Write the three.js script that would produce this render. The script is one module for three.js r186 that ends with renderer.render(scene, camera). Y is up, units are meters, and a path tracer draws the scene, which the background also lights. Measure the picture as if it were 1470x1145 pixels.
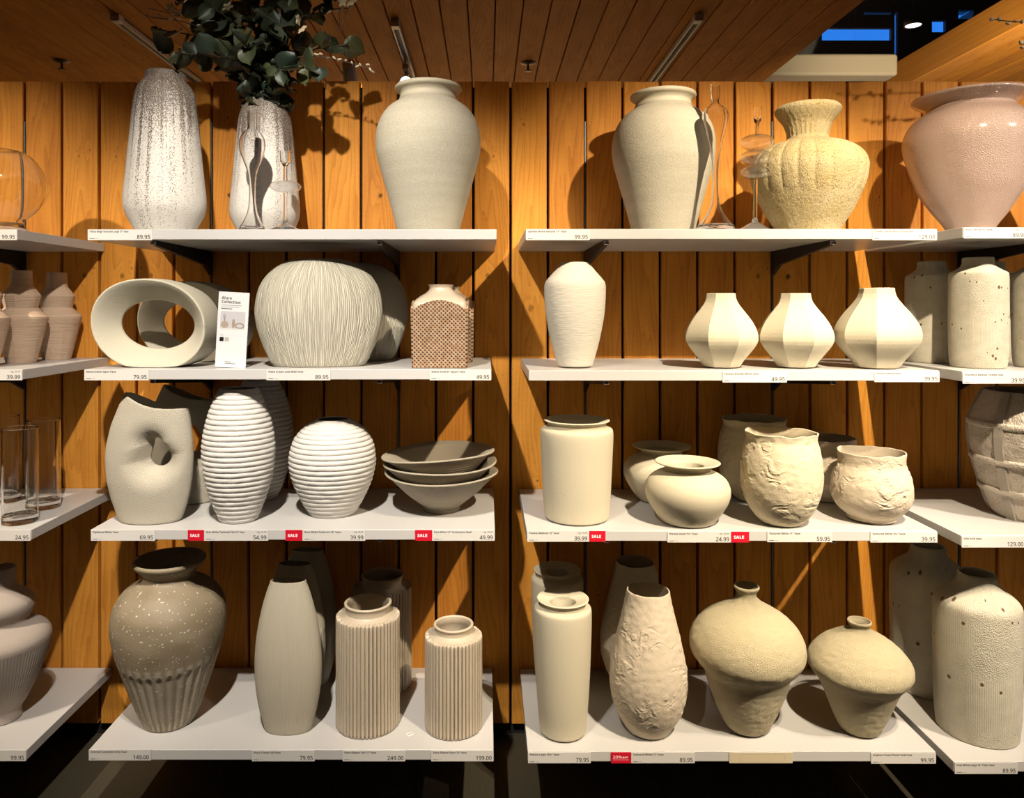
import * as THREE from 'three';
import { mergeGeometries, mergeVertices, toCreasedNormals } from 'three/addons/utils/BufferGeometryUtils.js';
import { RoundedBoxGeometry } from 'three/addons/geometries/RoundedBoxGeometry.js';
import { createNoise2D, createNoise3D } from 'simplex-noise';

// ---------------------------------------------------------------- camera, sky, exposure
const F = 1060, CX = 698, CY = 438, EYE = 1.36;           // focal length and vanishing point in photo pixels, eye height
const scene = new THREE.Scene();
const camera = new THREE.PerspectiveCamera(2 * Math.atan(707 / F) * 180 / Math.PI, 1544 / 1414, 0.05, 60);
camera.position.set(0, EYE, 0);
camera.lookAt(0, EYE, -1);
camera.setViewOffset(1544, 1414, 772 - CX, 707 - CY, 1470, 1145);
camera.updateProjectionMatrix();
scene.add(camera);
scene.background = new THREE.Color().setRGB(0.03, 0.24, 0.95);   // dusk sky, seen only through the upper windows
const renderer = new THREE.WebGLRenderer();
renderer.toneMapping = THREE.LinearToneMapping;
renderer.toneMappingExposure = 1.0;
renderer.shadowMap.enabled = true;

// front lamps that light the shelves: [x, intensity, colour, aim x, intensity of the second head aimed low]; built as track heads further down
const LAMP_Z = 0.55, LAMP_Y = 2.58, LOW_Z = 0.72;
const FRONT_LAMPS = [
  [-1.775, 17, [1, 0.85, 0.67], -1.7, 8],
  [-0.445, 19, [1, 0.91, 0.79], -0.5, 10],
  [1.016, 26, [1, 0.84, 0.62], 0.66, 16],
  [2.4, 25, [1, 0.85, 0.68], 1.62, 12],
];

// ---------------------------------------------------------------- helpers
function rng(seed) { let a = seed >>> 0; return () => { a = (a + 0x6D2B79F5) | 0; let t = Math.imul(a ^ (a >>> 15), 1 | a); t = (t + Math.imul(t ^ (t >>> 7), 61 | t)) ^ t; return ((t ^ (t >>> 14)) >>> 0) / 4294967296; }; }
const n2 = createNoise2D(rng(11)), n3 = createNoise3D(rng(23));
const fbm2 = (x, y, o = 4) => { let s = 0, a = 0.5; for (let i = 0; i < o; i++) { s += a * n2(x, y); x *= 2.03; y *= 2.03; a *= 0.5; } return s; };
const clamp = (x, a = 0, b = 1) => Math.min(b, Math.max(a, x));
const sstep = (a, b, x) => { const t = clamp((x - a) / (b - a)); return t * t * (3 - 2 * t); };
const X = (px, z) => (px - CX) * z / F;
const Hgt = (py, z) => EYE - (py - CY) * z / F;
const taken = {};
function numbered(name) { const k = taken[name] = (taken[name] ?? -1) + 1; return k ? `${name}_${String(k).padStart(3, '0')}` : name; }
function tagIt(o, label, category, group, kind) {
  if (label) o.userData.label = label; if (category) o.userData.category = category;
  if (group) o.userData.group = group; if (kind) o.userData.kind = kind; return o;
}
function thing(name, label, category, pos = [0, 0, 0], group) {
  const o = new THREE.Group(); o.name = numbered(name); o.position.set(...pos); scene.add(o);
  return tagIt(o, label, category, group);
}
function part(name, geo, mat, parent) { const m = new THREE.Mesh(geo, mat); m.name = name; m.castShadow = m.receiveShadow = true; parent.add(m); return m; }
function single(name, geo, mat, label, category, pos = [0, 0, 0], group) {
  const m = part(numbered(name), geo, mat, scene); m.position.set(...pos); return tagIt(m, label, category, group);
}
function struct(name, geo, mat, label, pos = [0, 0, 0]) { const m = part(name, geo, mat, scene); m.position.set(...pos); return tagIt(m, label, null, null, 'structure'); }
function dup(src, pos, label, turn = 0, scale = 1) {
  const r = src.clone(); r.name = numbered(src.name.replace(/_\d{3}$/, '')); r.position.set(...pos); r.rotation.y = turn; r.scale.setScalar(scale);
  r.userData = { ...src.userData }; if (label) r.userData.label = label; scene.add(r); return r;
}
const box = (w, h, d, x = 0, y = 0, z = 0) => { const g = new THREE.BoxGeometry(w, h, d); g.translate(x, y, z); return g; };
const rbox = (w, h, d, r, x = 0, y = 0, z = 0) => { const g = new RoundedBoxGeometry(w, h, d, 2, r); g.translate(x, y, z); return g; };
const lin = (r, g, b) => new THREE.Color().setRGB(r, g, b);
const std = (color, roughness = 0.8, extra = {}) => new THREE.MeshStandardMaterial({ color, roughness, ...extra });
const phys = (color, roughness = 0.8, extra = {}) => new THREE.MeshPhysicalMaterial({ color, roughness, ...extra });
function tex(w, h, fn, srgb = false) {
  const d = new Uint8Array(w * h * 4);
  for (let j = 0; j < h; j++) for (let i = 0; i < w; i++) {
    const c = fn((i + 0.5) / w, (j + 0.5) / h, i, j), k = (j * w + i) * 4;
    if (typeof c === 'number') d[k] = d[k + 1] = d[k + 2] = clamp(c) * 255;
    else for (let q = 0; q < 3; q++) { const v = clamp(c[q]); d[k + q] = 255 * (srgb ? (v <= 0.0031308 ? 12.92 * v : 1.055 * v ** (1 / 2.4) - 0.055) : v); }
    d[k + 3] = 255;
  }
  const t = new THREE.DataTexture(d, w, h); t.wrapS = t.wrapT = THREE.RepeatWrapping; t.magFilter = THREE.LinearFilter; t.minFilter = THREE.LinearMipmapLinearFilter;
  if (srgb) t.colorSpace = THREE.SRGBColorSpace; t.needsUpdate = true; return t;
}
const rep = (t, u, v) => { const c = t.clone(); c.repeat.set(u, v); c.needsUpdate = true; return c; };
// periodic noise in u, for maps that wrap round a vase
const pn = (u, v, fu, fv, s = 0) => n3(Math.cos(u * 6.28318) * fu / 6.28318, Math.sin(u * 6.28318) * fu / 6.28318 + s, v * fv);

// smooth curve through [r, y] points, centripetal
function spline(pts, n) {
  const c = new THREE.CatmullRomCurve3(pts.map(p => new THREE.Vector3(p[0], p[1], 0)), false, 'centripetal');
  return c.getSpacedPoints(n).map(p => [Math.max(p.x, 0.0005), p.y]);
}
// a body of revolution: rows of {r, y, o}; o marks outer rows (they take the displacement)
function revolve(rows, { seg = 96, disp = null, dispY = null, sx = 1, sz = 1 } = {}) {
  const P = [], U = [], I = [], top = Math.max(...rows.map(r => r[1])), n = seg + 1;
  rows.forEach(([r, y, o]) => {
    for (let j = 0; j <= seg; j++) {
      const a = (j % seg) / seg * Math.PI * 2;
      const rr = r + (disp && o && r > 0.002 ? disp(a, y, r, y / top) : 0);
      const yy = y + (dispY ? dispY(a, y / top, y) : 0);
      P.push(rr * Math.cos(a) * sx, yy, rr * Math.sin(a) * sz); U.push(j / seg, y / top);
    }
  });
  for (let i = 0; i < rows.length - 1; i++) for (let j = 0; j < seg; j++) {
    const a = i * n + j, b = a + 1, c = a + n, d = c + 1; I.push(a, c, b, b, c, d);
  }
  const g = new THREE.BufferGeometry();
  g.setAttribute('position', new THREE.Float32BufferAttribute(P, 3)); g.setAttribute('uv', new THREE.Float32BufferAttribute(U, 2)); g.setIndex(I);
  g.computeVertexNormals();
  const N = g.attributes.normal;
  for (let i = 0; i < rows.length; i++) {
    const a = i * n, b = a + seg, v = new THREE.Vector3(N.getX(a) + N.getX(b), N.getY(a) + N.getY(b), N.getZ(a) + N.getZ(b)).normalize();
    N.setXYZ(a, v.x, v.y, v.z); N.setXYZ(b, v.x, v.y, v.z);
  }
  return g;
}
// outer curve (bottom to top) -> closed wall of a vessel with thickness and a hollow inside
function vessel(outer, { n = 70, wall = 0.007, floor = 0.015, smooth = true, depth = 1e9 } = {}) {
  const o = smooth ? spline(outer, n) : outer, rows = [[0.0006, o[0][1] + 0.002, 0], [Math.max(o[0][0] - 0.006, 0.001), o[0][1] + 0.0005, 0], [o[0][0] - 0.002, o[0][1], 0]];
  o.forEach(p => rows.push([p[0], p[1] + (p === o[0] ? 0.002 : 0), 1]));
  const t = o[o.length - 1], bottom = Math.max(o[0][1] + floor, t[1] - depth);
  rows.push([t[0] - wall * 0.25, t[1] + wall * 0.35, 0], [t[0] - wall * 0.7, t[1] + wall * 0.35, 0], [t[0] - wall, t[1], 0]);
  for (let i = o.length - 2; i >= 0; i -= 2) { if (o[i][1] < bottom) break; rows.push([Math.max(o[i][0] - wall, 0.004), o[i][1], 0]); }
  rows.push([0.0006, bottom, 0]);
  return rows;
}
// silhouette in photo pixels [y, half width] (top to bottom), axis at pixel cx and depth z, standing on shelf s -> [r, y] bottom to top
function sil(cx, z, s, pts) {
  const c = 1 / Math.hypot(1, (cx - CX) / F);
  const out = pts.map(([py, w]) => [w * z / F * c, Hgt(py, z) - S[s]]).reverse();
  out[0][1] = 0; return out;
}
function axisX(cx, z, halfpx) { const t = (cx - CX) / F, c2 = 1 / (1 + t * t), d = halfpx / F * c2; return (cx - F * t * d * d / c2 - CX) * z / F; }
// surface nets: closed mesh of f < 0
function nets(f, lo, hi, cell) {
  const n = [0, 1, 2].map(k => Math.ceil((hi[k] - lo[k]) / cell) + 1), V = new Float32Array(n[0] * n[1] * n[2]);
  const at = (i, j, k) => i + n[0] * (j + n[1] * k), p = (i, k) => lo[k] + i * cell;
  for (let k = 0; k < n[2]; k++) for (let j = 0; j < n[1]; j++) for (let i = 0; i < n[0]; i++) V[at(i, j, k)] = f(p(i, 0), p(j, 1), p(k, 2));
  const id = new Int32Array(V.length).fill(-1), P = [], I = [];
  for (let k = 0; k < n[2] - 1; k++) for (let j = 0; j < n[1] - 1; j++) for (let i = 0; i < n[0] - 1; i++) {
    let c = 0, s = [0, 0, 0], m = 0; const v = [];
    for (let q = 0; q < 8; q++) { v[q] = V[at(i + (q & 1), j + ((q >> 1) & 1), k + (q >> 2))]; if (v[q] < 0) m++; }
    if (m === 0 || m === 8) continue;
    for (let a = 0; a < 8; a++) for (const bit of [1, 2, 4]) {
      const b = a | bit; if (b === a) continue; if ((v[a] < 0) === (v[b] < 0)) continue;
      const t = v[a] / (v[a] - v[b]); c++;
      for (let q = 0; q < 3; q++) { const A = (a >> q) & 1, B = (b >> q) & 1; s[q] += A + t * (B - A); }
    }
    id[at(i, j, k)] = P.length / 3; P.push(p(i + s[0] / c, 0), p(j + s[1] / c, 1), p(k + s[2] / c, 2));
  }
  for (let k = 1; k < n[2] - 1; k++) for (let j = 1; j < n[1] - 1; j++) for (let i = 1; i < n[0] - 1; i++) {
    const v = V[at(i, j, k)] < 0;
    const quad = (a, b, c, d, flip) => flip ? I.push(a, c, b, a, d, c) : I.push(a, b, c, a, c, d);
    if (v !== V[at(i + 1, j, k)] < 0) quad(id[at(i, j - 1, k - 1)], id[at(i, j, k - 1)], id[at(i, j, k)], id[at(i, j - 1, k)], !v);
    if (v !== V[at(i, j + 1, k)] < 0) quad(id[at(i - 1, j, k - 1)], id[at(i - 1, j, k)], id[at(i, j, k)], id[at(i, j, k - 1)], !v);
    if (v !== V[at(i, j, k + 1)] < 0) quad(id[at(i - 1, j - 1, k)], id[at(i, j - 1, k)], id[at(i, j, k)], id[at(i - 1, j, k)], !v);
  }
  const g = new THREE.BufferGeometry(); g.setAttribute('position', new THREE.Float32BufferAttribute(P, 3)); g.setIndex(I);
  const U = []; for (let i = 0; i < P.length; i += 3) U.push(P[i] + 0.35 * P[i + 2], P[i + 1] + 0.35 * P[i + 2]);
  g.setAttribute('uv', new THREE.Float32BufferAttribute(U, 2)); g.computeVertexNormals(); return g;
}
function tube(pts, r, seg = 24, rad = 8) { return new THREE.TubeGeometry(new THREE.CatmullRomCurve3(pts.map(p => new THREE.Vector3(...p))), seg, r, rad, false); }

// ---------------------------------------------------------------- layout numbers
const ZF = 1.893, ZW = 2.323;                                           // shelf front and plank face, metres from the camera
const S = [EYE + 0.1946, EYE - 0.1643, EYE - 0.575, EYE - 1.139];       // shelf tops
const CEIL = EYE + 1.394, WTOP = EYE + 0.7035, PITCH = 0.11775, GAP0 = 0.0767;

// ---------------------------------------------------------------- surface textures
function woodTex(seed, light, dark) {
  const r = rng(seed), knots = [], specks = [];
  for (let i = 0, n = 1 + Math.floor(r() * 4); i < n; i++) knots.push([0.1 + 0.8 * r(), r(), 0.003 + 0.010 * r() * r(), 0.45 + 0.5 * r()]);
  for (let i = 0; i < 16; i++) specks.push([r(), r()]);
  const o = r() * 50, fr = 4 + 4 * r(), skew = (r() - 0.5) * 1.2;
  return tex(128, 1024, (u, v) => {
    const x = u * 0.116, y = v * 2.05; let s = (u + skew * Math.abs(v - 0.5)) * fr + 2.0 * n2(u * 0.9 + o, v * 2.2 + o) + 0.25 * n2(u * 5 + o, v * 9), dk = 0;
    for (const [ku, kv, kr, ks] of knots) {
      const dx = x - ku * 0.116, dy = (y - kv * 2.05) * 0.55, d = Math.hypot(dx, dy);
      s += 2.4 * Math.exp(-d / (kr * 2.4)) * (dx > 0 ? 1 : -1) * 0.7 + 1.6 * Math.exp(-d / (kr * 1.6));
      const e = Math.hypot(dx + 0.002 * n2(y * 90, kv * 9), (y - kv * 2.05) * (0.55 + 0.4 * ks));
      dk = Math.max(dk, ks * (1 - sstep(kr * 0.55, kr * 1.15, e + 0.0012 * n2(x * 400, y * 400))));
    }
    for (const [a, b] of specks) { const e = Math.hypot((u - a) * 0.116, (v - b) * 2.05); if (e < 0.002) dk = Math.max(dk, 0.75 * (1 - e / 0.002)); }
    const q = s - Math.floor(s), ring = Math.pow(q, 2.2) * (1 - sstep(0.93, 1, q));
    const fib = 0.5 + 0.5 * n2(u * 60 + o, v * 18), blotch = 0.5 + 0.5 * n2(u * 1.5 + o, v * 7 - o), sl = 0.5 + 0.5 * n2(u * 3, v * 160 + o);
    const k = clamp(0.42 * ring + 0.16 * fib + 0.3 * blotch + 0.08 * sl);
    return [0, 1, 2].map(c => { const b = light[c] + (dark[c] - light[c]) * k; return b * (1 - 0.86 * dk); });
  }, true);
}
const WOOD = [1, 2, 3, 4, 5, 6, 7, 8].map(i => { const j = (rng(i * 31)() - 0.5) * 0.16; return woodTex(100 + i * 7, [0.69 + j, 0.30 + j * 0.6, 0.046 + j * 0.12], [0.37 + j * .9, 0.125 + j * 0.45, 0.014]); });
const plankMats = WOOD.map(t => phys(0xffffff, 0.65, { specularIntensity: 0.35, map: t, bumpMap: t, bumpScale: 0.0006 }));
const boardMats = WOOD.slice(0, 5).map((t, i) => phys(0xffffff, 0.7, { specularIntensity: 0.3, map: rep(t, 1, 4.4), bumpMap: rep(t, 1, 4.4), bumpScale: 0.0006 }));
const grain = tex(512, 512, (u, v) => 0.5 + 0.25 * pn(u, v, 90, 90 / 6.28) + 0.2 * pn(u, v, 200, 200 / 6.28, 3) + 0.1 * pn(u, v, 30, 30, 7));
const pebble = tex(512, 512, (u, v) => { const a = n2(u * 60, v * 60), b = n2(u * 120 + 9, v * 120); return 0.5 + 0.3 * a + 0.2 * b; });
const cream = (r, g, b, rough = 0.75, t = grain, scale = 0.0008, ru = 2, rv = 2) => std(lin(r, g, b), rough, { bumpMap: rep(t, ru, rv), bumpScale: scale });

const black = std(lin(0.012, 0.012, 0.013), 0.5, { metalness: 0.3 });
const chrome = std(lin(0.75, 0.75, 0.76), 0.25, { metalness: 1 });
const darkWall = std(lin(0.30, 0.24, 0.18), 0.9);
const soot = std(lin(0.008, 0.007, 0.006), 0.9);
const whitePaint = std(lin(0.66, 0.63, 0.59), 0.5);

// ---------------------------------------------------------------- room shell
struct('floor', box(10.4, 0.1, 12.4, 0, -0.05, -2.9), std(lin(0.05, 0.042, 0.026), 0.55, { bumpMap: rep(grain, 12, 12), bumpScale: 0.001 }), 'dark brown floor below the shelves');
struct('wall_left', box(0.15, 5, 12.4, -5.1, 2.4, -2.9), darkWall, 'plain brown side wall of the shop');
struct('wall_right', box(0.15, 5, 12.4, 5.9, 2.4, -2.9), darkWall, 'plain brown side wall beyond the void');
struct('wall_front', box(11.2, 5, 0.15, 0.4, 2.4, 3.3), darkWall, 'plain brown wall facing the shelves');

function plankGeo(w, len, t, c, flip) {                                  // chamfered plank, front at z = 0, from y = 0 to len
  const q = [[-w / 2, -t], [-w / 2, -c], [-w / 2 + c, 0], [w / 2 - c, 0], [w / 2, -c], [w / 2, -t]], P = [], U = [];
  const put = (i, y) => { P.push(q[i][0], y, q[i][1]); const u = q[i][0] / w + 0.5, v = y / len; U.push(flip & 1 ? 1 - u : u, flip & 2 ? 1 - v : v); };
  for (let i = 0; i < 6; i++) { const j = (i + 1) % 6; for (const [k, y] of [[i, 0], [j, 0], [j, len], [i, 0], [j, len], [i, len]]) put(k, y); }
  for (let i = 1; i < 5; i++) { for (const k of [0, i + 1, i]) put(k, 0); for (const k of [0, i, i + 1]) put(k, len); }
  const g = new THREE.BufferGeometry(); g.setAttribute('position', new THREE.Float32BufferAttribute(P, 3)); g.setAttribute('uv', new THREE.Float32BufferAttribute(U, 2)); g.computeVertexNormals(); return g;
}
const PB = 0.045;                                                        // foot of the planks above the floor
const wallBack = struct('wall_back', box(6.2, WTOP - 0.012, 0.09, 0, (WTOP - 0.012) / 2, -(ZW + 0.024 + 0.045)), soot, 'partition wall of vertical orange pine planks');
{
  const gs = [0, 1, 2, 3].map(f => plankGeo(PITCH - 0.0082, WTOP - PB, 0.022, 0.0025, f)), r = rng(5);
  for (let n = -17; n < 19; n++) {
    const m = part('plank', gs[Math.floor(r() * 4)], plankMats[Math.floor(r() * 8)], wallBack);
    m.position.set(GAP0 + (n + 0.5) * PITCH, PB + (r() - 0.5) * 0.003, -ZW - r() * 0.002);
  }
}
// ceiling: boards run away from the camera; a stairwell opening on one side
const EDGE = 1.74, BEAMX = 2.65;
const ceiling = struct('ceiling', mergeGeometries([box(6.84, 0.1, 12.4, EDGE - 3.42, CEIL + 0.075, -2.9), box(3.3, 0.1, 12.4, BEAMX + 1.65, CEIL + 0.075, -2.9), box(BEAMX - EDGE, 0.1, 5.9, (EDGE + BEAMX) / 2, CEIL + 0.075, 0.35)]), soot, 'brown board ceiling running past the partition');
{
  const bp = 0.13, gs = [0, 1, 2, 3].map(f => plankGeo(bp - 0.006, 11.4, 0.022, 0.003, f)), r = rng(9);
  gs.forEach(g => { g.rotateX(Math.PI / 2); g.translate(0, 0, -8.6); });   // front now faces down, length along z
  const near = [0, 1, 2, 3].map(f => { const g = plankGeo(bp - 0.006, 5.2, 0.022, 0.003, f); g.rotateX(Math.PI / 2); g.translate(0, 0, -2.6); return g; });
  for (let n = -27; n < 34; n++) {
    const x = 0.173 + (n + 0.5) * bp, hole = x > EDGE && x < BEAMX;
    const m = part('board', (hole ? near : gs)[Math.floor(r() * 4)], boardMats[Math.floor(r() * 5)], ceiling);
    m.position.set(x, CEIL + (r() - 0.5) * 0.002, 0);
  }
}
// ---------------------------------------------------------------- shelves
const shelfWhite = std(lin(0.50, 0.49, 0.475), 0.32, { bumpMap: rep(grain, 3, 3), bumpScale: 0.00005 });
const TH = 0.0262;
function bracketGeo() {
  const s = new THREE.Shape(); s.moveTo(0, 0); s.lineTo(0.40, 0); s.lineTo(0.40, -0.012); s.lineTo(0.06, -0.045); s.lineTo(0, -0.075); s.closePath();
  const g = new THREE.ExtrudeGeometry(s, { depth: 0.012, bevelEnabled: false }); g.translate(0, 0, -0.006); g.rotateY(-Math.PI / 2); return g;   // length along +z
}
const brG = bracketGeo(), tipG = rbox(0.013, 0.010, 0.008, 0.002, 0, -0.007, 0.404);
const BR = n => GAP0 + n * PITCH;
function shelf(x0, x1, zf, top, label, brs) {
  const t = thing('wall_shelf', label, 'shelf', [(x0 + x1) / 2, top, -ZW], 'white wall shelves');
  part('board', rbox(x1 - x0, TH, ZW - zf - 0.001, 0.0015, 0, -TH / 2, (ZW - zf) / 2 + 0.0005), shelfWhite, t);
  for (const n of brs) { const b = part('bracket', brG, black, t); b.position.set(BR(n) - (x0 + x1) / 2, -TH, 0.0006); part('bracket_tip', tipG, chrome, b); }
  return t;
}
const fx = (px, zf = ZF) => X(px, zf), ZR = 1.845;
const nm = ['top', 'second', 'third', 'bottom'];
const holds = [
  ['holding the leafy bouquet vase', 'holding the oval ring vases and the low wide vase', 'holding the ribbed vases and stacked bowls', 'holding the grey fluted urn'],
  ['holding the tall glass bottle and the gadrooned urn', 'holding the three faceted vases', 'holding the crusted white pots', 'holding the two bulbous amphora vases'],
  ['holding the round clear glass vase', 'holding the stepped pinkish vases', 'holding the clear glass cylinders', 'holding the tiered ribbed-bowl vase'],
  ['holding the pink glazed urn', 'holding the pitted medium bottles', 'holding the hooped barrel vase', 'holding the pitted large bottles']];
const spans = [
  [[126, 713], [121, 705.5], [130, 710.5], [127.5, 708.5]],
  [[754.5, 1345], [759, 1348], [756, 1345], [757.5, 1343]],
  [[-480, 25.5], [-480, 33], [-480, 45.5], [-480, 38.5]],
  [[1382, 1960], [1381, 1960], [1379.5, 1960], [1368.5, 1960]]];
const brn = [[-8, -3], [2, 7], [-18 + 2, -13], [12, 15]];
for (let u = 0; u < 4; u++) for (let k = 0; k < 4; k++) {
  const zf = u === 3 ? ZR : ZF, [a, b] = spans[u][k];
  shelf(fx(a, zf), fx(b, zf), zf, S[k] - (u === 1 ? [-.001, .003, .003, .004][k] : 0), `white shelf, ${nm[k]} of its column, ${holds[u][k]}`, brn[u]);
}
// slotted standards in the gaps between planks
for (const [n, what] of [[-13, 'beside the stepped vases'], [-8, 'behind the oval ring vases'], [-3, 'behind the low wide vase'], [2, 'behind the conical-shouldered vase'], [7, 'behind the faceted vases'], [12, 'behind the pitted bottles']]) {
  const g = [box(0.0035, WTOP - 0.25, 0.01, 0, WTOP / 2, 0)];
  const t = thing('slotted_standard', `dark slotted shelf upright in the plank gap ${what}`, 'shelf upright', [BR(n), 0, -ZW - 0.008], 'slotted shelf uprights');
  part('rail', g[0], std(lin(0.10, 0.11, 0.12), 0.4, { metalness: 0.8 }), t);
}

// ---------------------------------------------------------------- price tags
const tagSide = std(lin(0.55, 0.54, 0.52), 0.5);
function canvasMat(w, h, draw, rough = 0.45) {
  const c = document.createElement('canvas'); c.width = w; c.height = h; draw(c.getContext('2d'), w, h);
  const t = new THREE.CanvasTexture(c); t.colorSpace = THREE.SRGBColorSpace; return std(0xffffff, rough, { map: t });
}
function priceTag(px0, px1, s, zf, name, price, label, o = {}) {
  const x0 = X(px0, zf), x1 = X(px1, zf), w = x1 - x0, h = 0.0272;
  const t = thing('price_tag', label, 'price tag', [(x0 + x1) / 2, S[s] - h - (o.drop ?? 0.0005), -zf + 0.0002], 'price tags on the shelf edges');
  const m = canvasMat(512, 84, (c, W, H) => {
    c.fillStyle = o.blank ? '#c6b99c' : '#cdcac5'; c.fillRect(0, 0, W, H);
    if (o.blank) { c.strokeStyle = '#b9ab8e'; c.lineWidth = 5; c.strokeRect(86, 14, W - 150, H - 26); return; }
    c.fillStyle = c.strokeStyle = '#0a0a0a'; c.textBaseline = 'alphabetic'; c.lineWidth = 1.2;
    c.font = 'bold 21px sans-serif'; c.fillText(name, 14, 24, 310);
    c.font = '44px sans-serif'; c.textAlign = 'right'; c.fillText(price, W - 14, 74); c.strokeText(price, W - 14, 74);
    if (o.reg) { c.font = '18px sans-serif'; c.fillText('reg. ' + o.reg, W - 14, 22); }
    c.textAlign = 'left'; c.fillRect(14, 70, 40, 4); c.fillStyle = '#8d8d8d'; c.fillRect(60, 70, 28, 3);
  });
  part('card', box(w, h, 0.0016, 0, h / 2, 0.001), [tagSide, tagSide, tagSide, tagSide, m, tagSide], t);
  if (o.sale) {
    const a = X(o.sale[0], zf), b = X(o.sale[1], zf);
    const ms = canvasMat(128, 84, (c, W, H) => {
      c.fillStyle = '#c4122b'; c.fillRect(0, 0, W, H); c.fillStyle = '#ffffff';
      if (o.text) { c.font = '30px sans-serif'; c.fillText('20%', 12, 46); c.font = 'bold 20px sans-serif'; c.fillText('OFF', 72, 46); c.fillRect(12, 56, 100, 2); }
      else { c.font = 'bold 34px sans-serif'; c.fillText('SALE', 17, 54); }
    });
    const red = std(lin(0.5, 0.006, 0.02), 0.5);
    const f = part('sale_flag', box(b - a, h, 0.0018, 0, h / 2, 0.0012), [red, red, red, red, ms, red], t);
    f.position.x = (a + b) / 2 - (x0 + x1) / 2; f.userData.label = o.text ? 'red flag reading 20% OFF' : 'red flag reading SALE';
  }
  return t;
}
const T = (a, b, s, n, p, l, o) => priceTag(a, b, s, ZF, n, p, `white price tag reading ${p} ${l}`, o);
T(-66, 25, 0, '', '99.95', 'below the round clear glass vase');
T(-60, 32.5, 1, '', '39.99', 'with a regular price, below the stepped pinkish vases', { reg: '59.99' });
T(-48, 44.5, 2, '', '24.95', 'below the clear glass cylinders');
T(-54, 38, 3, '', '99.95', 'below the tiered ribbed-bowl vase');
T(126.5, 219, 0, 'Toluca Beige Textured Large 17" Vase', '89.95', 'below the speckled vase without flowers');
T(121.5, 214, 1, 'Alura Cream Open Vase', '79.95', 'below the oval ring vase');
T(383, 474.5, 1, 'Alura Cream Low Wide Vase', '89.95', 'below the low wide grooved vase');
T(617, 705, 1, 'Mateo Small 8" Square Vase', '49.95', 'below the square woven vase');
T(131, 223, 2, 'Cipionna White Vase', '69.95', 'below the vase with a teardrop hole');
T(293.5, 385.5, 2, 'Otsu White Textured Tall 16" Vase', '54.99', 'beside a red sale flag, below the tall ribbed vase', { reg: '79.95', sale: [270, 293.3] });
T(434.5, 524.5, 2, 'Otsu White Textured 10" Vase', '39.99', 'beside a red sale flag, below the short ribbed vase', { reg: '59.95', sale: [410, 434.2] });
T(620.5, 710, 2, 'Otsu White 14" Centerpiece Bowl', '49.99', 'beside a red sale flag, below the stacked bowls', { reg: '69.95', sale: [596, 620.3] });
T(128, 217, 3, 'Grooved Cavendish Grey Vase', '149.00', 'below the grey fluted urn', { drop: -.001 });
T(362, 452, 3, 'Alura Cream Tall Vase', '79.95', 'below the tall flattened vases', { drop: .001 });
T(492, 582, 3, 'Dalia Ribbed Tall 17" Vase', '249.00', 'below the tall rod-sided vase', { drop: .001 });
T(619, 708.5, 3, 'Dalia Ribbed Short 12" Vase', '199.00', 'below the short rod-sided vase', { drop: .001 });
T(755, 846.5, 0, 'Ophelia Matte Natural 17" Vase', '99.95', 'below the wide-rimmed urn beside the tall glass bottle');
T(1252, 1344.5, 0, 'Oromea Cameline White Textured Vase', '129.00', 'below the gadrooned urn');
T(1037, 1129, 1, 'Facetta Grande White Vase', '49.95', 'below the first two faceted vases', { drop: .006 });
T(1255, 1348, 1, 'Facetta White Vase', '39.95', 'below the largest faceted vase', { drop: .005 });
T(757, 845.5, 2, 'Plateia Medium 12" Vase', '39.99', 'beside a red sale flag, below the medium cylinder vase', { reg: '59.95', drop: .003, sale: [846, 869] });
T(958, 1049, 2, 'Plateia Small 7½" Vase', '24.99', 'beside a red sale flag, below the squat round vase', { reg: '39.95', drop: .005, sale: [1049.3, 1075] });
T(1101, 1194, 2, 'Textured White 11" Vase', '59.95', 'below the tall crusted pot', { drop: .004 });
T(1249, 1345, 2, 'Textured White 8½" Vase', '39.95', 'below the footed crusted bowl', { drop: .005 });
T(758, 848, 3, 'Plateia Large 15½" Vase', '79.95', 'below the slim cylinder vase', { drop: .006 });
T(906, 997, 3, 'Textured White 17" Vase', '89.95', 'beside a red 20% OFF flag, below the crusted vase', { drop: .006, sale: [877, 905.7], text: 1 });
priceTag(1046.5, 1137.5, 3, ZF, '', '', 'empty cream price tag holder below the large amphora vase', { blank: 1, drop: .006 });
T(1250, 1343, 3, 'Amphora Cream Planter Small Vase', '99.95', 'below the small amphora vase', { drop: .007 });
const R = (a, b, s, n, p, l, o) => priceTag(a, b, s, ZR, n, p, `white price tag reading ${p} ${l}`, o);
R(1383, 1475, 0, 'Kyoto White 16" Vase', '89.95', 'with a regular price, below the pink glazed urn', { reg: '119.95' });
R(1381.5, 1473, 1, 'Erna White Medium Ceramic Vase', '39.95', 'below the pitted medium bottles', { drop: .004 });
R(1380, 1471, 2, 'Villa Grid Vase', '129.00', 'below the hooped barrel vase', { drop: .002 });
R(1370, 1460, 3, 'Erna White Large 19" Floor Vase', '89.95', 'below the pitted large bottles', { drop: .003 });
// ---------------------------------------------------------------- vases: places
const at = (cx, z, s, half = 0) => [axisX(cx, z, half), S[s] + 0.0004, -z];
const ridge = (x, y, z) => 1 - Math.abs(n3(x, y, z));
// copy standing elsewhere on the same kind of shelf
const stand = (src, cx, z, s, label, turn = 0, sc = 1) => dup(src, at(cx, z, s, 40), label, turn, sc);

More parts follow.
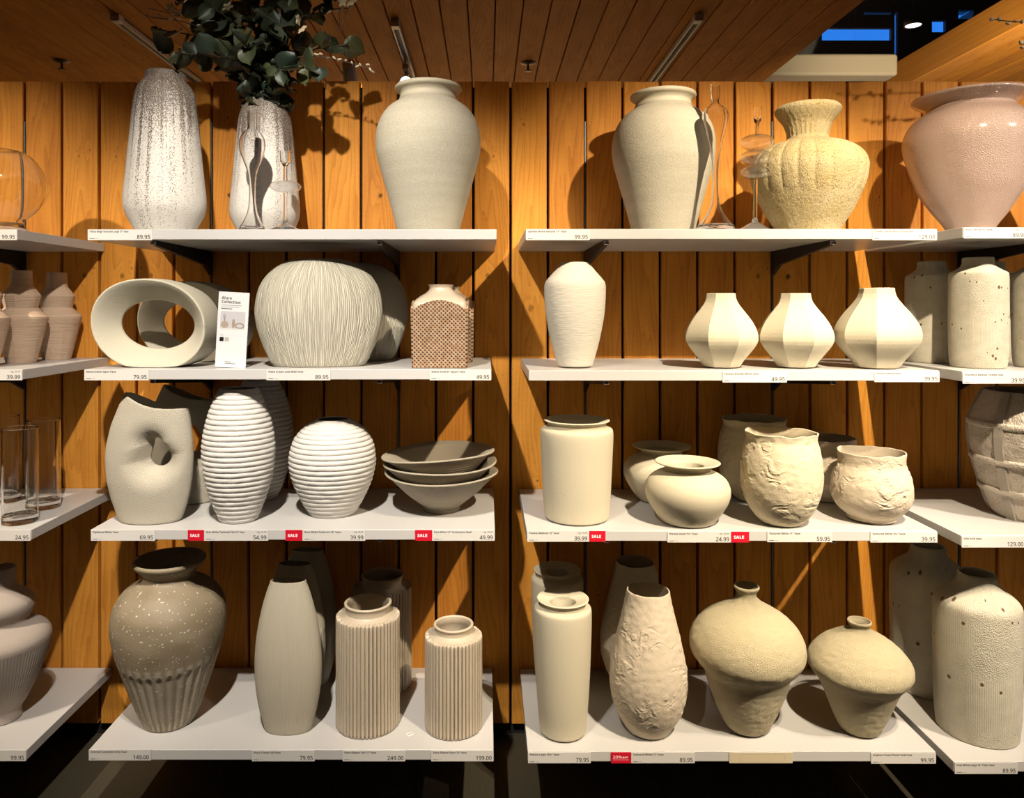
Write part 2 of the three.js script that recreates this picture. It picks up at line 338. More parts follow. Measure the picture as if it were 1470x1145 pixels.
// ---- speckled drip-glazed vases, top shelf
{
  const sp = tex(1024, 1024, (u, v) => {
    const run = 0.5 + 0.5 * pn(u, v, 26, 0.5, 2), run2 = 0.5 + 0.5 * pn(u, v, 60, 0.8, 5), big = 0.5 + 0.5 * pn(u, v, 5, 0.6, 9);
    const topb = sstep(0.42, 0.95, v + 0.4 * (big - 0.5));
    const streak = sstep(0.48, 0.72, 0.7 * run + 0.3 * run2) * (0.4 + 0.6 * sstep(0.3, 0.65, big)) * (0.6 + 0.4 * sstep(0.1, 0.5, v));
    const dots = 0.5 + 0.5 * pn(u, v, 260, 150, 1), d2 = 0.5 + 0.5 * pn(u, v, 130, 70, 4);
    const cover = clamp(0.3 * sstep(0.4, 0.9, v) + 0.6 * topb + 0.85 * streak * (0.6 + 0.4 * sstep(0.1, 0.7, v)));
    const k = sstep(0.86 - cover * 0.55, 0.92 - cover * 0.45, 0.62 * dots + 0.38 * d2 + 0.1);
    const base = [0.80, 0.765, 0.70], wash = 0.25 * streak;
    const c = [0, 1, 2].map(i => base[i] + ([0.52, 0.47, 0.41][i] - base[i]) * wash);
    return [0, 1, 2].map(i => c[i] + ([0.11, 0.075, 0.05][i] - c[i]) * k * 0.92);
  }, true);
  const m = std(0xffffff, 0.62, { map: sp, bumpMap: sp, bumpScale: -0.0012 });
  const p = sil(236, 2.03, 0, [[107, 29.5], [112, 29.8], [117, 31], [123, 37], [134, 43], [160, 47.5], [200, 51.7], [250, 57], [282, 60.3], [293, 60.6], [302, 59.5], [313, 55], [325, 48], [337, 41]]);
  const g = revolve(vessel(p, { wall: 0.006 }), { seg: 96, disp: (a, y) => 0.0008 * n3(Math.cos(a) * 3, y * 9, Math.sin(a) * 3) });
  const t = thing('speckled_vase', 'tall white vase with dark speckled drip glaze, standing empty on the top shelf', 'vase', at(236, 2.03, 0, 60), 'speckled drip-glazed vases');
  part('body', g, m, t); t.rotation.y = 3.6;
  dup(t, at(380, 2.15, 0, 53), 'white vase with dark speckled drip glaze holding the leafy bouquet', 1.3, 0.93);
}
// ---- wide-rimmed matte urns, top shelf
{
  const grit = tex(512, 512, (u, v) => { const a = pn(u, v, 150, 150, 2), b = pn(u, v, 3, 14, 6), c = pn(u, v, 300, 200, 8); const k = clamp(0.5 + 0.3 * a + 0.14 * b + 0.3 * c); return [0.46 + 0.2 * k, 0.42 + 0.19 * k, 0.31 + 0.18 * k]; }, true);
  const body = std(0xffffff, 0.85, { map: grit, bumpMap: rep(grain, 3, 3), bumpScale: 0.0009 }), rimM = cream(0.66, 0.60, 0.45, 0.6, grain, 0.0003);
  const p = sil(614.5, 2.03, 0, [[143, 41.5], [147, 43], [151, 49], [158, 58], [170, 67], [185, 73], [203, 75.3], [225, 73.5], [250, 67], [275, 60], [300, 53], [328, 45.5], [339, 42.5]]);
  const q = sil(614.5, 2.03, 0, [[125, 46], [127.5, 48], [130.5, 47.5], [134, 42.5], [138, 40], [145, 42.5], [339, 20]]).slice(1);
  const t = thing('wide_rim_urn', 'matte cream urn with a wide turned rim, next to the bouquet vase', 'urn', at(614.5, 2.03, 0, 75), 'wide-rimmed matte urns');
  part('body', revolve(vessel(p, { wall: 0.008 }), { seg: 96 }), body, t);
  const rr = spline(q, 24), rows = rr.map(([r, y]) => [r, y, 1]); const tp = rr[rr.length - 1];
  rows.push([tp[0] - 0.006, tp[1] + 0.001, 0], [q[1][0] - 0.008, q[1][1], 0], [q[0][0] - 0.009, q[0][1], 0]);
  part('rim', revolve(rows, { seg: 96 }), rimM, t);
  dup(t, at(953, 2.11, 0, 73), 'matte cream urn with a wide turned rim, behind the tall glass bottle', 1.2, 1.005);
}
// ---- gadrooned urn
{
  const z = 2.06, cx = 1162, G = 22;
  const p = sil(cx, z, 0, [[155, 46], [158, 48.5], [163, 47], [170, 42], [180, 35], [192, 31.5], [200, 31], [205, 41], [210, 58], [218, 72], [228, 81], [241, 85.5], [260, 83], [285, 74], [305, 63.5], [325, 50.5], [338, 44]]);
  const gtop = Hgt(203, z) - S[0], gbot = Hgt(280, z) - S[0];
  const g = revolve(vessel(p, { n: 120, wall: 0.009 }), { seg: 264, disp: (a, y, r) => {
    const w = sstep(gbot - 0.004, gbot + 0.012, y) * (1 - sstep(gtop - 0.012, gtop + 0.003, y)), c = Math.abs(Math.cos(a * G / 2));
    const nk = y > gtop + 0.01 ? 0.0012 * Math.abs(Math.sin(a * 14)) * (1 - sstep(gtop + 0.05, gtop + 0.07, y)) : 0;
    return w * (0.0045 * Math.pow(c, 0.5) - 0.0025) - nk + 0.0008 * n3(Math.cos(a) * r * 90, y * 90, Math.sin(a) * r * 90);
  } });
  const pit = tex(512, 512, (u, v) => { const a = pn(u, v, 60, 60, 2), b = pn(u, v, 160, 120, 8), k = sstep(0.45, 0.75, a * 0.6 + b * 0.55), w = pn(u, v, 7, 6, 3) * 0.5 + 0.5; return [0.60 - 0.3 * k - 0.07 * w, 0.49 - 0.28 * k - 0.08 * w, 0.265 - 0.17 * k - 0.08 * w]; }, true);
  const t = thing('gadrooned_urn', 'straw coloured clay urn with fluted shoulder and flared neck', 'urn', at(cx, z, 0, 85));
  part('body', g, std(0xffffff, 0.92, { map: pit, bumpMap: rep(grain, 3, 3), bumpScale: 0.002 }), t);
}
// ---- pink glazed urn
{
  const z = 2.04, cx = 1397, m = phys(lin(0.57, 0.40, 0.32), 0.3, { clearcoat: 0.7, clearcoatRoughness: 0.12, bumpMap: rep(pebble, 3, 2), bumpScale: 0.0018 });
  const p = sil(cx, z, 0, [[156, 66], [160, 68], [166, 78], [174, 89], [186, 98], [200, 102.7], [210, 102.5], [234, 95.6], [255, 88], [274, 79], [303, 58], [327, 38], [341, 33]]);
  const t = thing('glazed_urn', 'large pink glossy glazed urn with a wide flat rim', 'urn', at(cx, z, 0, 103));
  part('body', revolve(vessel(p, { wall: 0.009 }), { seg: 128 }), m, t);
  const h = y => Hgt(y, z) - S[0], c = z / F * 0.835;
  const rows = [[64 * c, h(158), 1], [67 * c, h(153), 1], [76 * c, h(149), 1], [87 * c, h(144.5), 1], [89 * c, h(142.5), 1], [88 * c, h(140), 1], [80 * c, h(139.5), 1], [66 * c, h(143), 0], [62 * c, h(158), 0]];
  part('rim', revolve(rows, { seg: 128 }), m, t);
}
// ---- clear glass on the top shelf
const glassM = phys(0xffffff, 0.02, { transmission: 1, thickness: 0.01, ior: 1.45 });
const thinGlass = phys(0xffffff, 0.02, { transmission: 1, thickness: 0, ior: 1.8 });
function glassThing(name, label, cat, cx, z, s, outer, o = {}, tilt = 0) {
  const t = thing(name, label, cat, at(cx, z, s, 20), o.group);
  part('body', revolve(vessel(sil(cx, z, s, outer), { n: 110, wall: o.wall ?? 0.0022, floor: o.floor ?? 0.006, smooth: o.smooth ?? true, depth: o.depth }), { seg: 64 }), o.thick ? glassM : thinGlass, t);
  t.rotation.z = tilt; return t;
}
glassThing('glass_bottle', 'clear glass bottle vase with an inverted teardrop bulb, in front of the bouquet vase', 'glass vase', 362, 1.96, 0,
  [[159, 7], [175, 7], [184, 7], [187, 8.5], [191, 13], [200, 18], [209, 19.2], [218, 18], [230, 13.5], [245, 8], [258, 5.5], [275, 4.8], [292, 5.5], [306, 8], [318, 13], [326, 18], [330, 20]], { thick: 1 });
glassThing('tall_glass_bottle', 'tall clear glass bottle vase with flared foot beside a wide-rimmed urn', 'glass vase', 1027, 1.945, 0,
  [[121, 7.5], [132, 7], [141, 6.6], [146, 5.2], [150, 6.5], [155, 13], [162, 18.5], [168, 19.3], [178, 17.5], [195, 13], [215, 8], [235, 5], [260, 4.2], [282, 5], [298, 8.5], [310, 15], [320, 23], [327, 28], [331, 28.5]], { thick: 1 });
{
  const mk = (rows, seg = 64) => revolve(rows.map(([r, y]) => [Math.max(r, 0.0006), y, 1]), { seg });
  const hollow = (pts, w) => {                                         // closed bubble with an air space inside
    const o = spline(pts, 30), c = (o[0][1] + o[o.length - 1][1]) / 2, H = Math.abs(o[0][1] - c), s = (H - w) / H, R = Math.max(...o.map(p => p[0]));
    const outer = mk(o), inner = mk(o.map(([r, y]) => [Math.max(r * (R - w) / R, 0.0006), c + (y - c) * s]).reverse()); return mergeGeometries([outer, inner]);
  };
  const z = 1.95, k = z / F, b = y => (331 - y) * k;
  const t = thing('glass_candlestick', 'clear glass candlestick with one flat bubble disc, in front of the bouquet vase', 'candlestick', at(409.5, z, 0, 20));
  part('foot', mk([[0, 0], [23 * k, 0], [23.5 * k, 1.5 * k], [12 * k, b(324)], [4 * k, b(320)], [2.6 * k, b(314)], [0, b(314)]]), glassM, t);
  part('stem', mk([[0, b(314)], [2.6 * k, b(314)], [2.5 * k, b(280)], [3.5 * k, b(276)], [0, b(276)]]), glassM, t);
  part('bubble', hollow([[0.001, b(276)], [10 * k, b(275.5)], [19 * k, b(271.5)], [22.3 * k, b(267)], [19 * k, b(262)], [10 * k, b(258.5)], [0.001, b(258)]], 0.0014), thinGlass, t);
  part('cup', mk([[0, b(258)], [3 * k, b(258)], [2.8 * k, b(238)], [4 * k, b(236)], [7.3 * k, b(231)], [7.5 * k, b(216)], [6.3 * k, b(216)], [6.1 * k, b(230)], [0, b(233)]]), glassM, t);
  const u = thing('bubble_candlestick', 'clear glass candlestick with three stacked bubble discs, beside the gadrooned urn', 'candlestick', at(1083.5, z, 0, 20));
  part('foot', mk([[0, 0], [23 * k, 0], [23.5 * k, 1.5 * k], [12 * k, b(322)], [5 * k, b(318)], [3 * k, b(312)], [0, b(312)]]), glassM, u);
  part('stem', mk([[0, b(312)], [3 * k, b(312)], [2.9 * k, b(256)], [0, b(256)]]), glassM, u);
  for (const [y0, y1, r] of [[256, 237, 21.5], [236, 215, 23], [214, 193, 23.3]]) {
    const c = (y0 + y1) / 2, outer = [[0.003, b(y0)], [r * .6 * k, b(y0 - 1)], [r * .95 * k, b(c + 4)], [r * k, b(c)], [r * .95 * k, b(c - 4)], [r * .6 * k, b(y1 + 1)], [0.003, b(y1)]];
    part('bubble', hollow(outer, 0.0014), thinGlass, u);
  }
  part('cup', mk([[0, b(193)], [3 * k, b(193)], [2.4 * k, b(188)], [2.4 * k, b(177)], [5 * k, b(172)], [5.8 * k, b(165)], [5.6 * k, b(153)], [4.6 * k, b(153)], [4.6 * k, b(166)], [0, b(171)]]), glassM, u);
  u.rotation.z = -0.025;
}
glassThing('round_glass_vase', 'large round clear glass vase with a narrow foot', 'glass vase', 2, 2.0, 0,
  [[215, 16], [217, 30], [222, 42], [232, 54], [246, 64], [262, 70], [276, 69], [290, 62], [302, 52], [311, 41], [316, 34], [320, 33], [328, 38], [336, 39]], { wall: 0.004, floor: 0.02, thick: 1 });

// ---- stepped vases (second shelf)
{
  const z = 2.11, cx = 30;
  const p = [[389, 16], [404, 16.5], [410, 17.5], [424, 29.5], [426, 29.5], [440, 25.5], [442, 25.5], [455, 40.5], [457.5, 40.5], [519, 23], [524, 23]];
  const o = sil(cx, z, 1, p), fine = [];
  for (let i = 0; i < o.length - 1; i++) { const n = Math.max(1, Math.round(Math.hypot(o[i + 1][0] - o[i][0], o[i + 1][1] - o[i][1]) / 0.006)); for (let k = 0; k < n; k++) fine.push([o[i][0] + (o[i + 1][0] - o[i][0]) * k / n, o[i][1] + (o[i + 1][1] - o[i][1]) * k / n]); }
  fine.push(o[o.length - 1]);
  const lines = tex(256, 512, (u, v) => 0.5 + 0.35 * pn(u, v, 3, 90, 2) + 0.15 * pn(u, v, 20, 160, 5));
  const tint = tex(256, 512, (u, v) => { const k = clamp(0.5 + 0.5 * pn(u, v, 2, 60, 4)); return [0.76 - 0.1 * k, 0.575 - 0.1 * k, 0.43 - 0.1 * k]; }, true);
  const g = toCreasedNormals(revolve(vessel(fine, { smooth: false, wall: 0.004 }), { seg: 72 }), 0.6);
  const t = thing('stepped_vase', 'pinkish clay vase with two stepped collars, middle of its row', 'vase', at(cx, z, 1, 40), 'stepped pinkish vases');
  part('body', g, std(0xffffff, 0.85, { map: tint, bumpMap: lines, bumpScale: 0.0012 }), t);
  stand(t, 81, 2.247, 1, 'pinkish clay vase with two stepped collars, standing against the planks', 1);
  stand(t, -28, 1.97, 1, 'pinkish clay vase with two stepped collars, at the shelf front', 2.2);
}
// ---- oval ring vases
{
  const a = 0.150, b = 0.1215, ha = 0.098, hb = 0.066, d = 0.062, N = 120, sec = [];
  for (let i = 0; i <= 14; i++) { const s = i / 14 * 2 - 1; sec.push([0, s * d, 1 + 0.02 * (1 - s * s)]); }             // outer wall, back to front
  sec.push([0.04, d + 0.002, 1], [0.09, d + 0.001, 1]);
  for (let i = 1; i < 24; i++) { const s = 1 - i / 24 * 2; sec.push([0.1 + 0.9 * Math.pow(1 - Math.abs(s), 0.85), s * d, 1]); }
  sec.push([0.09, -d - 0.001, 1], [0.04, -d - 0.002, 1]);
  const P = [], U = [], I = [], M = sec.length, floorY = -0.1135;
  for (let i = 0; i < N; i++) for (let j = 0; j < M; j++) {
    const th = i / N * 2 * Math.PI, [k, zz, sc] = sec[j], c = Math.cos(th), s = Math.sin(th);
    const ex = v => Math.sign(v) * Math.pow(Math.abs(v), 0.94);
    let x = (a * ex(c) * (1 - k) + ha * c * k) * sc, y = (b * ex(s) * (1 - k) + hb * s * k) * sc;
    x += -0.012 * s * (1 - k * 0.5);                                        // leaning egg outline
    if (y < floorY + 0.01) { const e = floorY + 0.01 - y; y = floorY + 0.01 - 0.01 * (1 - Math.exp(-e / 0.01)); }
    P.push(x, y - floorY - 0.0, zz); U.push(i / N, j / M);
  }
  for (let i = 0; i < N; i++) for (let j = 0; j < M; j++) { const A = i * M + j, B = i * M + (j + 1) % M, C = ((i + 1) % N) * M + j, D = ((i + 1) % N) * M + (j + 1) % M; I.push(A, C, B, B, C, D); }
  const g = new THREE.BufferGeometry(); g.setAttribute('position', new THREE.Float32BufferAttribute(P, 3)); g.setAttribute('uv', new THREE.Float32BufferAttribute(U, 2)); g.setIndex(I); g.computeVertexNormals();
  let low = 1; for (let i = 1; i < P.length; i += 3) low = Math.min(low, P[i]); g.translate(0, -low, 0);
  const t = thing('oval_ring_vase', 'cream oval ring vase with a wide open centre, at the shelf front', 'vase', [X(214, 1.95), S[1] + 0.0004, -2.005], 'oval ring vases');
  part('body', g, cream(0.62, 0.575, 0.455, 0.85, grain, 0.0006), t);
  dup(t, [X(214, 1.95) + 0.028, S[1] + 0.0004, -2.205], 'cream oval ring vase behind another, seen through its opening', 0);
}
// ---- collection sign
{
  const z = 1.95, w = X(357, z) - X(313.5, z), h = Hgt(420, z) - S[1];
  const face = canvasMat(256, 620, (c, W, H) => {
    c.fillStyle = '#cfcfd0'; c.fillRect(0, 0, W, H); c.fillStyle = '#101010';
    c.font = 'bold 33px sans-serif'; c.fillText('Alura', 26, 62); c.fillText('Collection', 26, 94);
    c.fillStyle = '#77777a'; for (let i = 0; i < 2; i++) c.fillRect(26, 108 + i * 14, 170 - i * 20, 4);
    c.fillStyle = '#333'; c.fillRect(26, 136, 92, 6);
    c.fillStyle = '#b4b2b6'; c.fillRect(24, 160, 208, 152);
    c.fillStyle = '#9c8f80'; c.beginPath(); c.ellipse(62, 270, 32, 30, 0, 0, 7); c.fill();
    c.strokeStyle = '#6d6870'; c.lineWidth = 3; for (const e of [-12, 0, 10]) { c.beginPath(); c.moveTo(60, 242); c.lineTo(58 + e, 178 + Math.abs(e)); c.stroke(); }
    c.fillStyle = '#948676'; c.beginPath(); c.ellipse(136, 260, 13, 40, 0, 0, 7); c.fill();
    c.strokeStyle = '#85776a'; c.lineWidth = 9; c.beginPath(); c.ellipse(188, 276, 34, 20, 0, 0, 7); c.stroke();
    c.fillStyle = '#c3c2c2'; c.fillRect(24, 298, 208, 14);
    c.fillStyle = '#777'; c.fillRect(26, 356, 30, 4); c.fillStyle = '#bbb'; c.fillRect(60, 357, 170, 2);
    c.fillStyle = '#18191b'; c.fillRect(26, 374, 34, 34); c.fillStyle = '#a5a29d'; c.fillRect(70, 374, 34, 34);
    c.fillStyle = '#666'; c.fillRect(80, 572, 50, 6); c.fillRect(80, 586, 90, 6);
  }, 0.35);
  const sideM = std(lin(0.8, 0.8, 0.8), 0.4);
  const t = thing('collection_sign', 'upright white card sign reading Alura Collection between the ring vase and wide vase', 'sign', [X(333, z), S[1] + 0.0015, -z + 0.012]);
  part('card', box(w, h, 0.004, 0, h / 2, 0), [sideM, sideM, sideM, sideM, face, sideM], t).rotation.z = -0.055;
  part('base', rbox(w * 0.9, 0.004, 0.05, 0.0015, 0, 0.0015, -0.024), sideM, t);
}
// ---- low wide grooved vases and tall flattened vases
const grooves = tex(1024, 512, (u, v) => { const w = u * 64 + 0.4 * pn(u, v, 22, 2.4, 2) + 0.12 * pn(u, v, 60, 7, 4); const s = Math.abs(Math.sin(Math.PI * w)); return 0.15 + 0.85 * Math.pow(s, 0.45) * (0.8 + 0.2 * pn(u, v, 60, 4, 6)); });
{
  const z = 1.995, cx = 458;
  const p = sil(cx, z, 1, [[373, 34], [374.5, 44], [379, 54], [386, 65], [395, 75], [410, 85], [425, 90], [445, 92.5], [465, 90.5], [485, 85], [505, 77], [520, 69], [527, 64.5]]);
  const t = thing('low_wide_vase', 'cream low wide vase with fine vertical grooves, at the shelf front', 'vase', at(cx, z, 1, 50), 'low wide grooved vases');
  part('body', revolve(vessel(p, { n: 80, wall: 0.006 }), { seg: 160, sz: 0.42 }), std(lin(0.67, 0.63, 0.50), 0.82, { bumpMap: rep(grooves, 3, 1), bumpScale: 0.0045 }), t); t.rotation.y = 0.12;
  dup(t, [X(503, 2.19), S[1] + 0.0004, -2.2], 'cream low wide vase standing in the shade behind its twin', 0.05);
}
{
  const z = 1.985, cx = 413.5;
  const p = sil(cx, z, 3, [[833, 26.5], [838, 28], [847, 31.5], [870, 38.5], [900, 45], [930, 48.8], [950, 49.7], [980, 48.5], [1010, 44], [1035, 37.5], [1046, 34]]);
  const t = thing('tall_flattened_vase', 'tall cream flattened vase with fine vertical grooves, at the shelf front', 'vase', at(cx, z, 3, 40), 'tall flattened grooved vases');
  part('body', revolve(vessel(p, { n: 80, wall: 0.004 }), { seg: 128, sz: 0.52 }), std(lin(0.58, 0.52, 0.40), 0.8, { bumpMap: rep(grooves, 2, 1), bumpScale: 0.001 }), t);
  dup(t, [X(424, 2.12), S[3] + 0.0004, -2.115], 'tall cream flattened vase in the middle of its row of three', -0.1);
  dup(t, [X(442, 2.24), S[3] + 0.0004, -2.235], 'tall cream flattened vase standing against the planks', -0.05);
}
// ---- square woven vases
{
  const z = 1.995, k = z / F, w = 39 * k * 0.965, h0 = Hgt(434, z) - S[1], h1 = Hgt(409, z) - S[1];
  const glaze = phys(lin(0.60, 0.50, 0.38), 0.35, { clearcoat: 0.3 });
  const wv = tex(512, 512, (u, v) => {
    const f = 14, p = (u + v) * f, q = (u - v) * f, a = Math.abs(p - Math.round(p)) * 2, b = Math.abs(q - Math.round(q)) * 2, over = (Math.round(p) + Math.round(q)) & 1;
    const A = 1 - sstep(0.38, 0.6, 1 - a), B = 1 - sstep(0.38, 0.6, 1 - b), t = Math.max(A * 0.98, B * (over ? 1 : 0.8)), n = 0.5 + 0.5 * n2(u * 7, v * 7), m = 0.5 + 0.5 * n2(u * 60, v * 60);
    const lt = [0.58 - 0.16 * n, 0.42 - 0.19 * n, 0.28 - 0.17 * n], dk = [0.055, 0.024, 0.01];
    return [0, 1, 2].map(i => dk[i] + (lt[i] * (0.8 + 0.2 * m) - dk[i]) * t);
  }, true);
  const wm = std(0xffffff, 0.7, { map: wv, bumpMap: wv, bumpScale: 0.003 });
  const t = thing('square_woven_vase', 'square brown basket-weave vase with a glazed round neck, at the shelf front', 'vase', [axisX(633, z, 39), S[1] + 0.0004, -z], 'square woven vases');
  // glazed core: square with rounded shoulder morphing to a round neck
  const rows = [[1, 0.002], [1, h0 * 0.5], [1.02, h0 - 0.006], [1.0, h0], [0.94, h0 + 0.008], [0.78, h0 + 0.017], [0.58, h0 + 0.025], [0.46, h0 + 0.033], [0.43, h0 + 0.038], [0.45, h1 - 0.004], [0.48, h1 - 0.001], [0.46, h1], [0.40, h1], [0.38, h1 - 0.006], [0.38, 0.03], [0.01, 0.03]];
  const P = [], U = [], I = [], N = 96; rows.unshift([0.01, 0.002]);
  rows.forEach(([s, y], r) => { const sq = clamp((h0 + 0.026 - y) / 0.028) * (r > 14 ? 0 : 1); for (let j = 0; j <= N; j++) {
    const a = j / N * 2 * Math.PI, c = Math.cos(a), d = Math.sin(a), e = Math.pow(Math.abs(c) ** 9 + Math.abs(d) ** 9, -1 / 9);
    const taper = 1 - 0.04 * (1 - clamp(y / h0)), R = s * w * (1 + (e - 1) * sq) * taper; P.push(R * c, y, R * d); U.push(j / N, y / h1); } });
  for (let i = 0; i < rows.length - 1; i++) for (let j = 0; j < N; j++) { const A = i * (N + 1) + j, B = A + 1, C = A + N + 1, D = C + 1; I.push(A, C, B, B, C, D); }
  let g = new THREE.BufferGeometry(); g.setAttribute('position', new THREE.Float32BufferAttribute(P, 3)); g.setAttribute('uv', new THREE.Float32BufferAttribute(U, 2)); g.setIndex(I);
  part('body', toCreasedNormals(g, 0.9), glaze, t);
  // woven arched panel on each face
  const sh = new THREE.Shape(), ww = w * 0.965, hs = h0 - 0.020, ar = h0 + 0.004; sh.moveTo(-ww, 0.003); sh.lineTo(ww, 0.003); sh.lineTo(ww * 1.03, hs); sh.quadraticCurveTo(ww * 0.6, ar, 0, ar + 0.002); sh.quadraticCurveTo(-ww * 0.6, ar, -ww * 1.03, hs); sh.closePath();
  const pg = new THREE.ExtrudeGeometry(sh, { depth: 0.003, bevelEnabled: true, bevelThickness: 0.0015, bevelSize: 0.0012, bevelSegments: 1, curveSegments: 16 });
  const uv = pg.attributes.uv, ps = pg.attributes.position; for (let i = 0; i < uv.count; i++) uv.setXY(i, ps.getX(i) / 0.15 + 0.5, ps.getY(i) / 0.15);
  pg.translate(0, 0, w * 0.985 - 0.002); pg.rotateX(0.02);
  for (let q = 0; q < 4; q++) part('woven_panel', pg, wm, t).rotation.y = q * Math.PI / 2;
  dup(t, [axisX(644, 2.19, 39), S[1] + 0.0004, -2.19], 'square brown basket-weave vase with a glazed round neck, behind its twin', 0);
}
// ---- conical-shouldered vase, second shelf
{
  const z = 1.995, cx = 825.5;
  const p = sil(cx, z, 1, [[378, 21.5], [379.5, 22], [392, 32], [404, 42], [409, 43.8], [418, 44.2], [435, 43.6], [455, 41.5], [475, 38], [495, 33.5], [515, 28], [525, 25]]);
  const t = thing('conical_shoulder_vase', 'matte off-white vase with a conical shoulder standing alone', 'vase', at(cx, z, 1, 44));
  const brush = tex(256, 512, (u, v) => 0.5 + 0.3 * pn(u, v, 14, 70, 2) + 0.2 * pn(u, v, 60, 120, 5));
  part('body', revolve(vessel(p, { wall: 0.005, n: 90 }), { seg: 96, disp: (a, y) => 0.0003 * n3(Math.cos(a) * 3, y * 90, Math.sin(a) * 3) }), std(lin(0.71, 0.66, 0.55), 0.9, { bumpMap: brush, bumpScale: 0.0005 }), t);
}
// ---- faceted vases
{
  const z = 1.985, cx = 1035.5;
  const p = sil(cx, z, 1, [[422, 21.5], [426, 21.8], [433, 24], [443, 31], [454, 40], [465, 47.5], [475, 52], [483, 53.5], [490, 52.5], [498, 48], [508, 40], [518, 32], [525, 27.5]]);
  const g0 = revolve(vessel(p, { wall: 0.005, n: 44 }), { seg: 64 });
  const ps = g0.attributes.position;
  for (let i = 0; i < ps.count; i++) { const x = ps.getX(i), y = ps.getZ(i), a = Math.atan2(y, x), q = Math.PI / 4, m = ((a % q) + q) % q - q / 2, k = 0.955 / Math.cos(m) * Math.cos(Math.PI / 8) / 0.924; ps.setX(i, x * k); ps.setZ(i, y * k); }
  const g = toCreasedNormals(g0, 0.35);
  const M = cream(0.72, 0.65, 0.48, 0.85, pebble, 0.0007);
  const t = thing('faceted_vase', 'cream eight-sided faceted vase nearest the conical-shouldered vase', 'vase', at(cx, z, 1, 53), 'faceted cream vases');
  part('body', g, M, t); t.rotation.y = 0.16;
  dup(t, at(1143, z, 1, 53), 'cream eight-sided faceted vase between its two twins', 0.08);
  dup(t, at(1260, 1.965, 1, 58), 'cream eight-sided faceted vase, the largest, beside the pitted bottles', 0.3, 1.07);
}
// ---- pitted bottles (medium and large)
{
  const pits = [], r = rng(77); for (let i = 0; i < 46; i++) pits.push([r(), 0.08 + 0.86 * r(), 0.008 + 0.014 * r() * r() + (r() < 0.3 ? 0.007 : 0)]);
  const spots = (asp) => (u, v) => { let b = 0, h = 0; for (const [a, c, s] of pits) { let du = Math.abs(u - a); du = Math.min(du, 1 - du); if (du > 0.06) continue; const d = Math.hypot(du * asp, v - c); b = Math.max(b, 1 - sstep(s * 0.35, s, d)); h = Math.max(h, (1 - sstep(s, s * 2.2, d)) * (1 - b) * 0.5); } return [b, h]; };
  const mk = (asp) => {
    const f = spots(asp);
    const col = tex(1024, 512, (u, v) => { const [b, h] = f(u, v), w = 0.5 + 0.5 * pn(u, v, 12, 10, 3), s = sstep(0.72, 0.85, 0.5 + 0.5 * pn(u, v, 260, 130, 2)); return [0.60 + 0.08 * w + 0.06 * h, 0.555 + 0.08 * w + 0.05 * h, 0.435 + 0.07 * w + 0.03 * h].map((c, i) => (c + ([0.16, 0.085, 0.03][i] - c) * b) * (1 - 0.3 * s)); }, true);
    const bmp = tex(1024, 512, (u, v) => { const [b] = f(u, v); const fine = Math.abs(Math.sin(u * Math.PI * 130)), m = sstep(-0.25, 0.25, pn(u, v, 4, 2, 8)); return 0.6 - 0.5 * b + 0.16 * (fine - 0.5) * m + 0.2 * pn(u, v, 200, 100, 5) * (1.3 - m); });
    return std(0xffffff, 0.9, { map: col, bumpMap: bmp, bumpScale: 0.0028 });
  };
  const z = 1.96, cx = 1405;
  const p = sil(cx, z, 1, [[371, 23.5], [372.5, 24], [376, 23.5], [382, 26], [388, 35], [392, 43], [396, 44], [420, 44.5], [480, 44.5], [515, 43], [523, 41]]);
  const t = thing('pitted_bottle', 'speckled off-white pitted bottle vase in the middle of the front row', 'vase', at(cx, z, 1, 44), 'pitted medium bottles');
  part('body', revolve(vessel(p, { wall: 0.006, n: 90 }), { seg: 96 }), mk(2.0), t); t.rotation.y = 1.0;
  stand(t, 1338, 2.14, 1, 'speckled off-white pitted bottle vase shaded by its neighbour, next to the faceted vases', 2.4);
  stand(t, 1497, 1.965, 1, 'speckled off-white pitted bottle vase at the far end of the front row', 4);
  stand(t, 1422, 2.17, 1, 'speckled off-white pitted bottle vase hidden behind the front row', 5);
  const zl = 1.985, cl = 1404;
  const q = sil(cl, zl, 3, [[823, 29.5], [825, 30], [832, 30.5], [841, 37], [850, 52], [857, 61], [863, 65], [880, 66], [960, 65.5], [1020, 63.5], [1040, 61]]);
  const L = thing('large_pitted_bottle', 'large speckled pitted bottle vase at the front of the bottom shelf', 'vase', at(cl, zl, 3, 65), 'pitted large bottles');
  part('body', revolve(vessel(q, { wall: 0.008, n: 90 }), { seg: 128 }), mk(1.7), L); L.rotation.y = 2.1;
  stand(L, 1333, 2.212, 3, 'large speckled pitted bottle vase standing behind its twin', 0.6, 1.0);
}
// ---- glass cylinders
{
  const z = 1.96, cx = 28.5;
  const t = glassThing('glass_cylinder', 'clear glass cylinder vase at the shelf front, before two others', 'glass vase', cx, z, 2, [[614, 27], [640, 27.3], [700, 27.5], [735, 27.5], [748, 27]], { wall: 0.003, floor: 0.018, group: 'clear glass cylinders', smooth: true, thick: 1 });
  stand(t, 62, 2.1, 2, 'clear glass cylinder vase nearest the vase with a teardrop hole', 1);
  stand(t, 4, 2.17, 2, 'clear glass cylinder vase standing nearest the planks', 2);
}
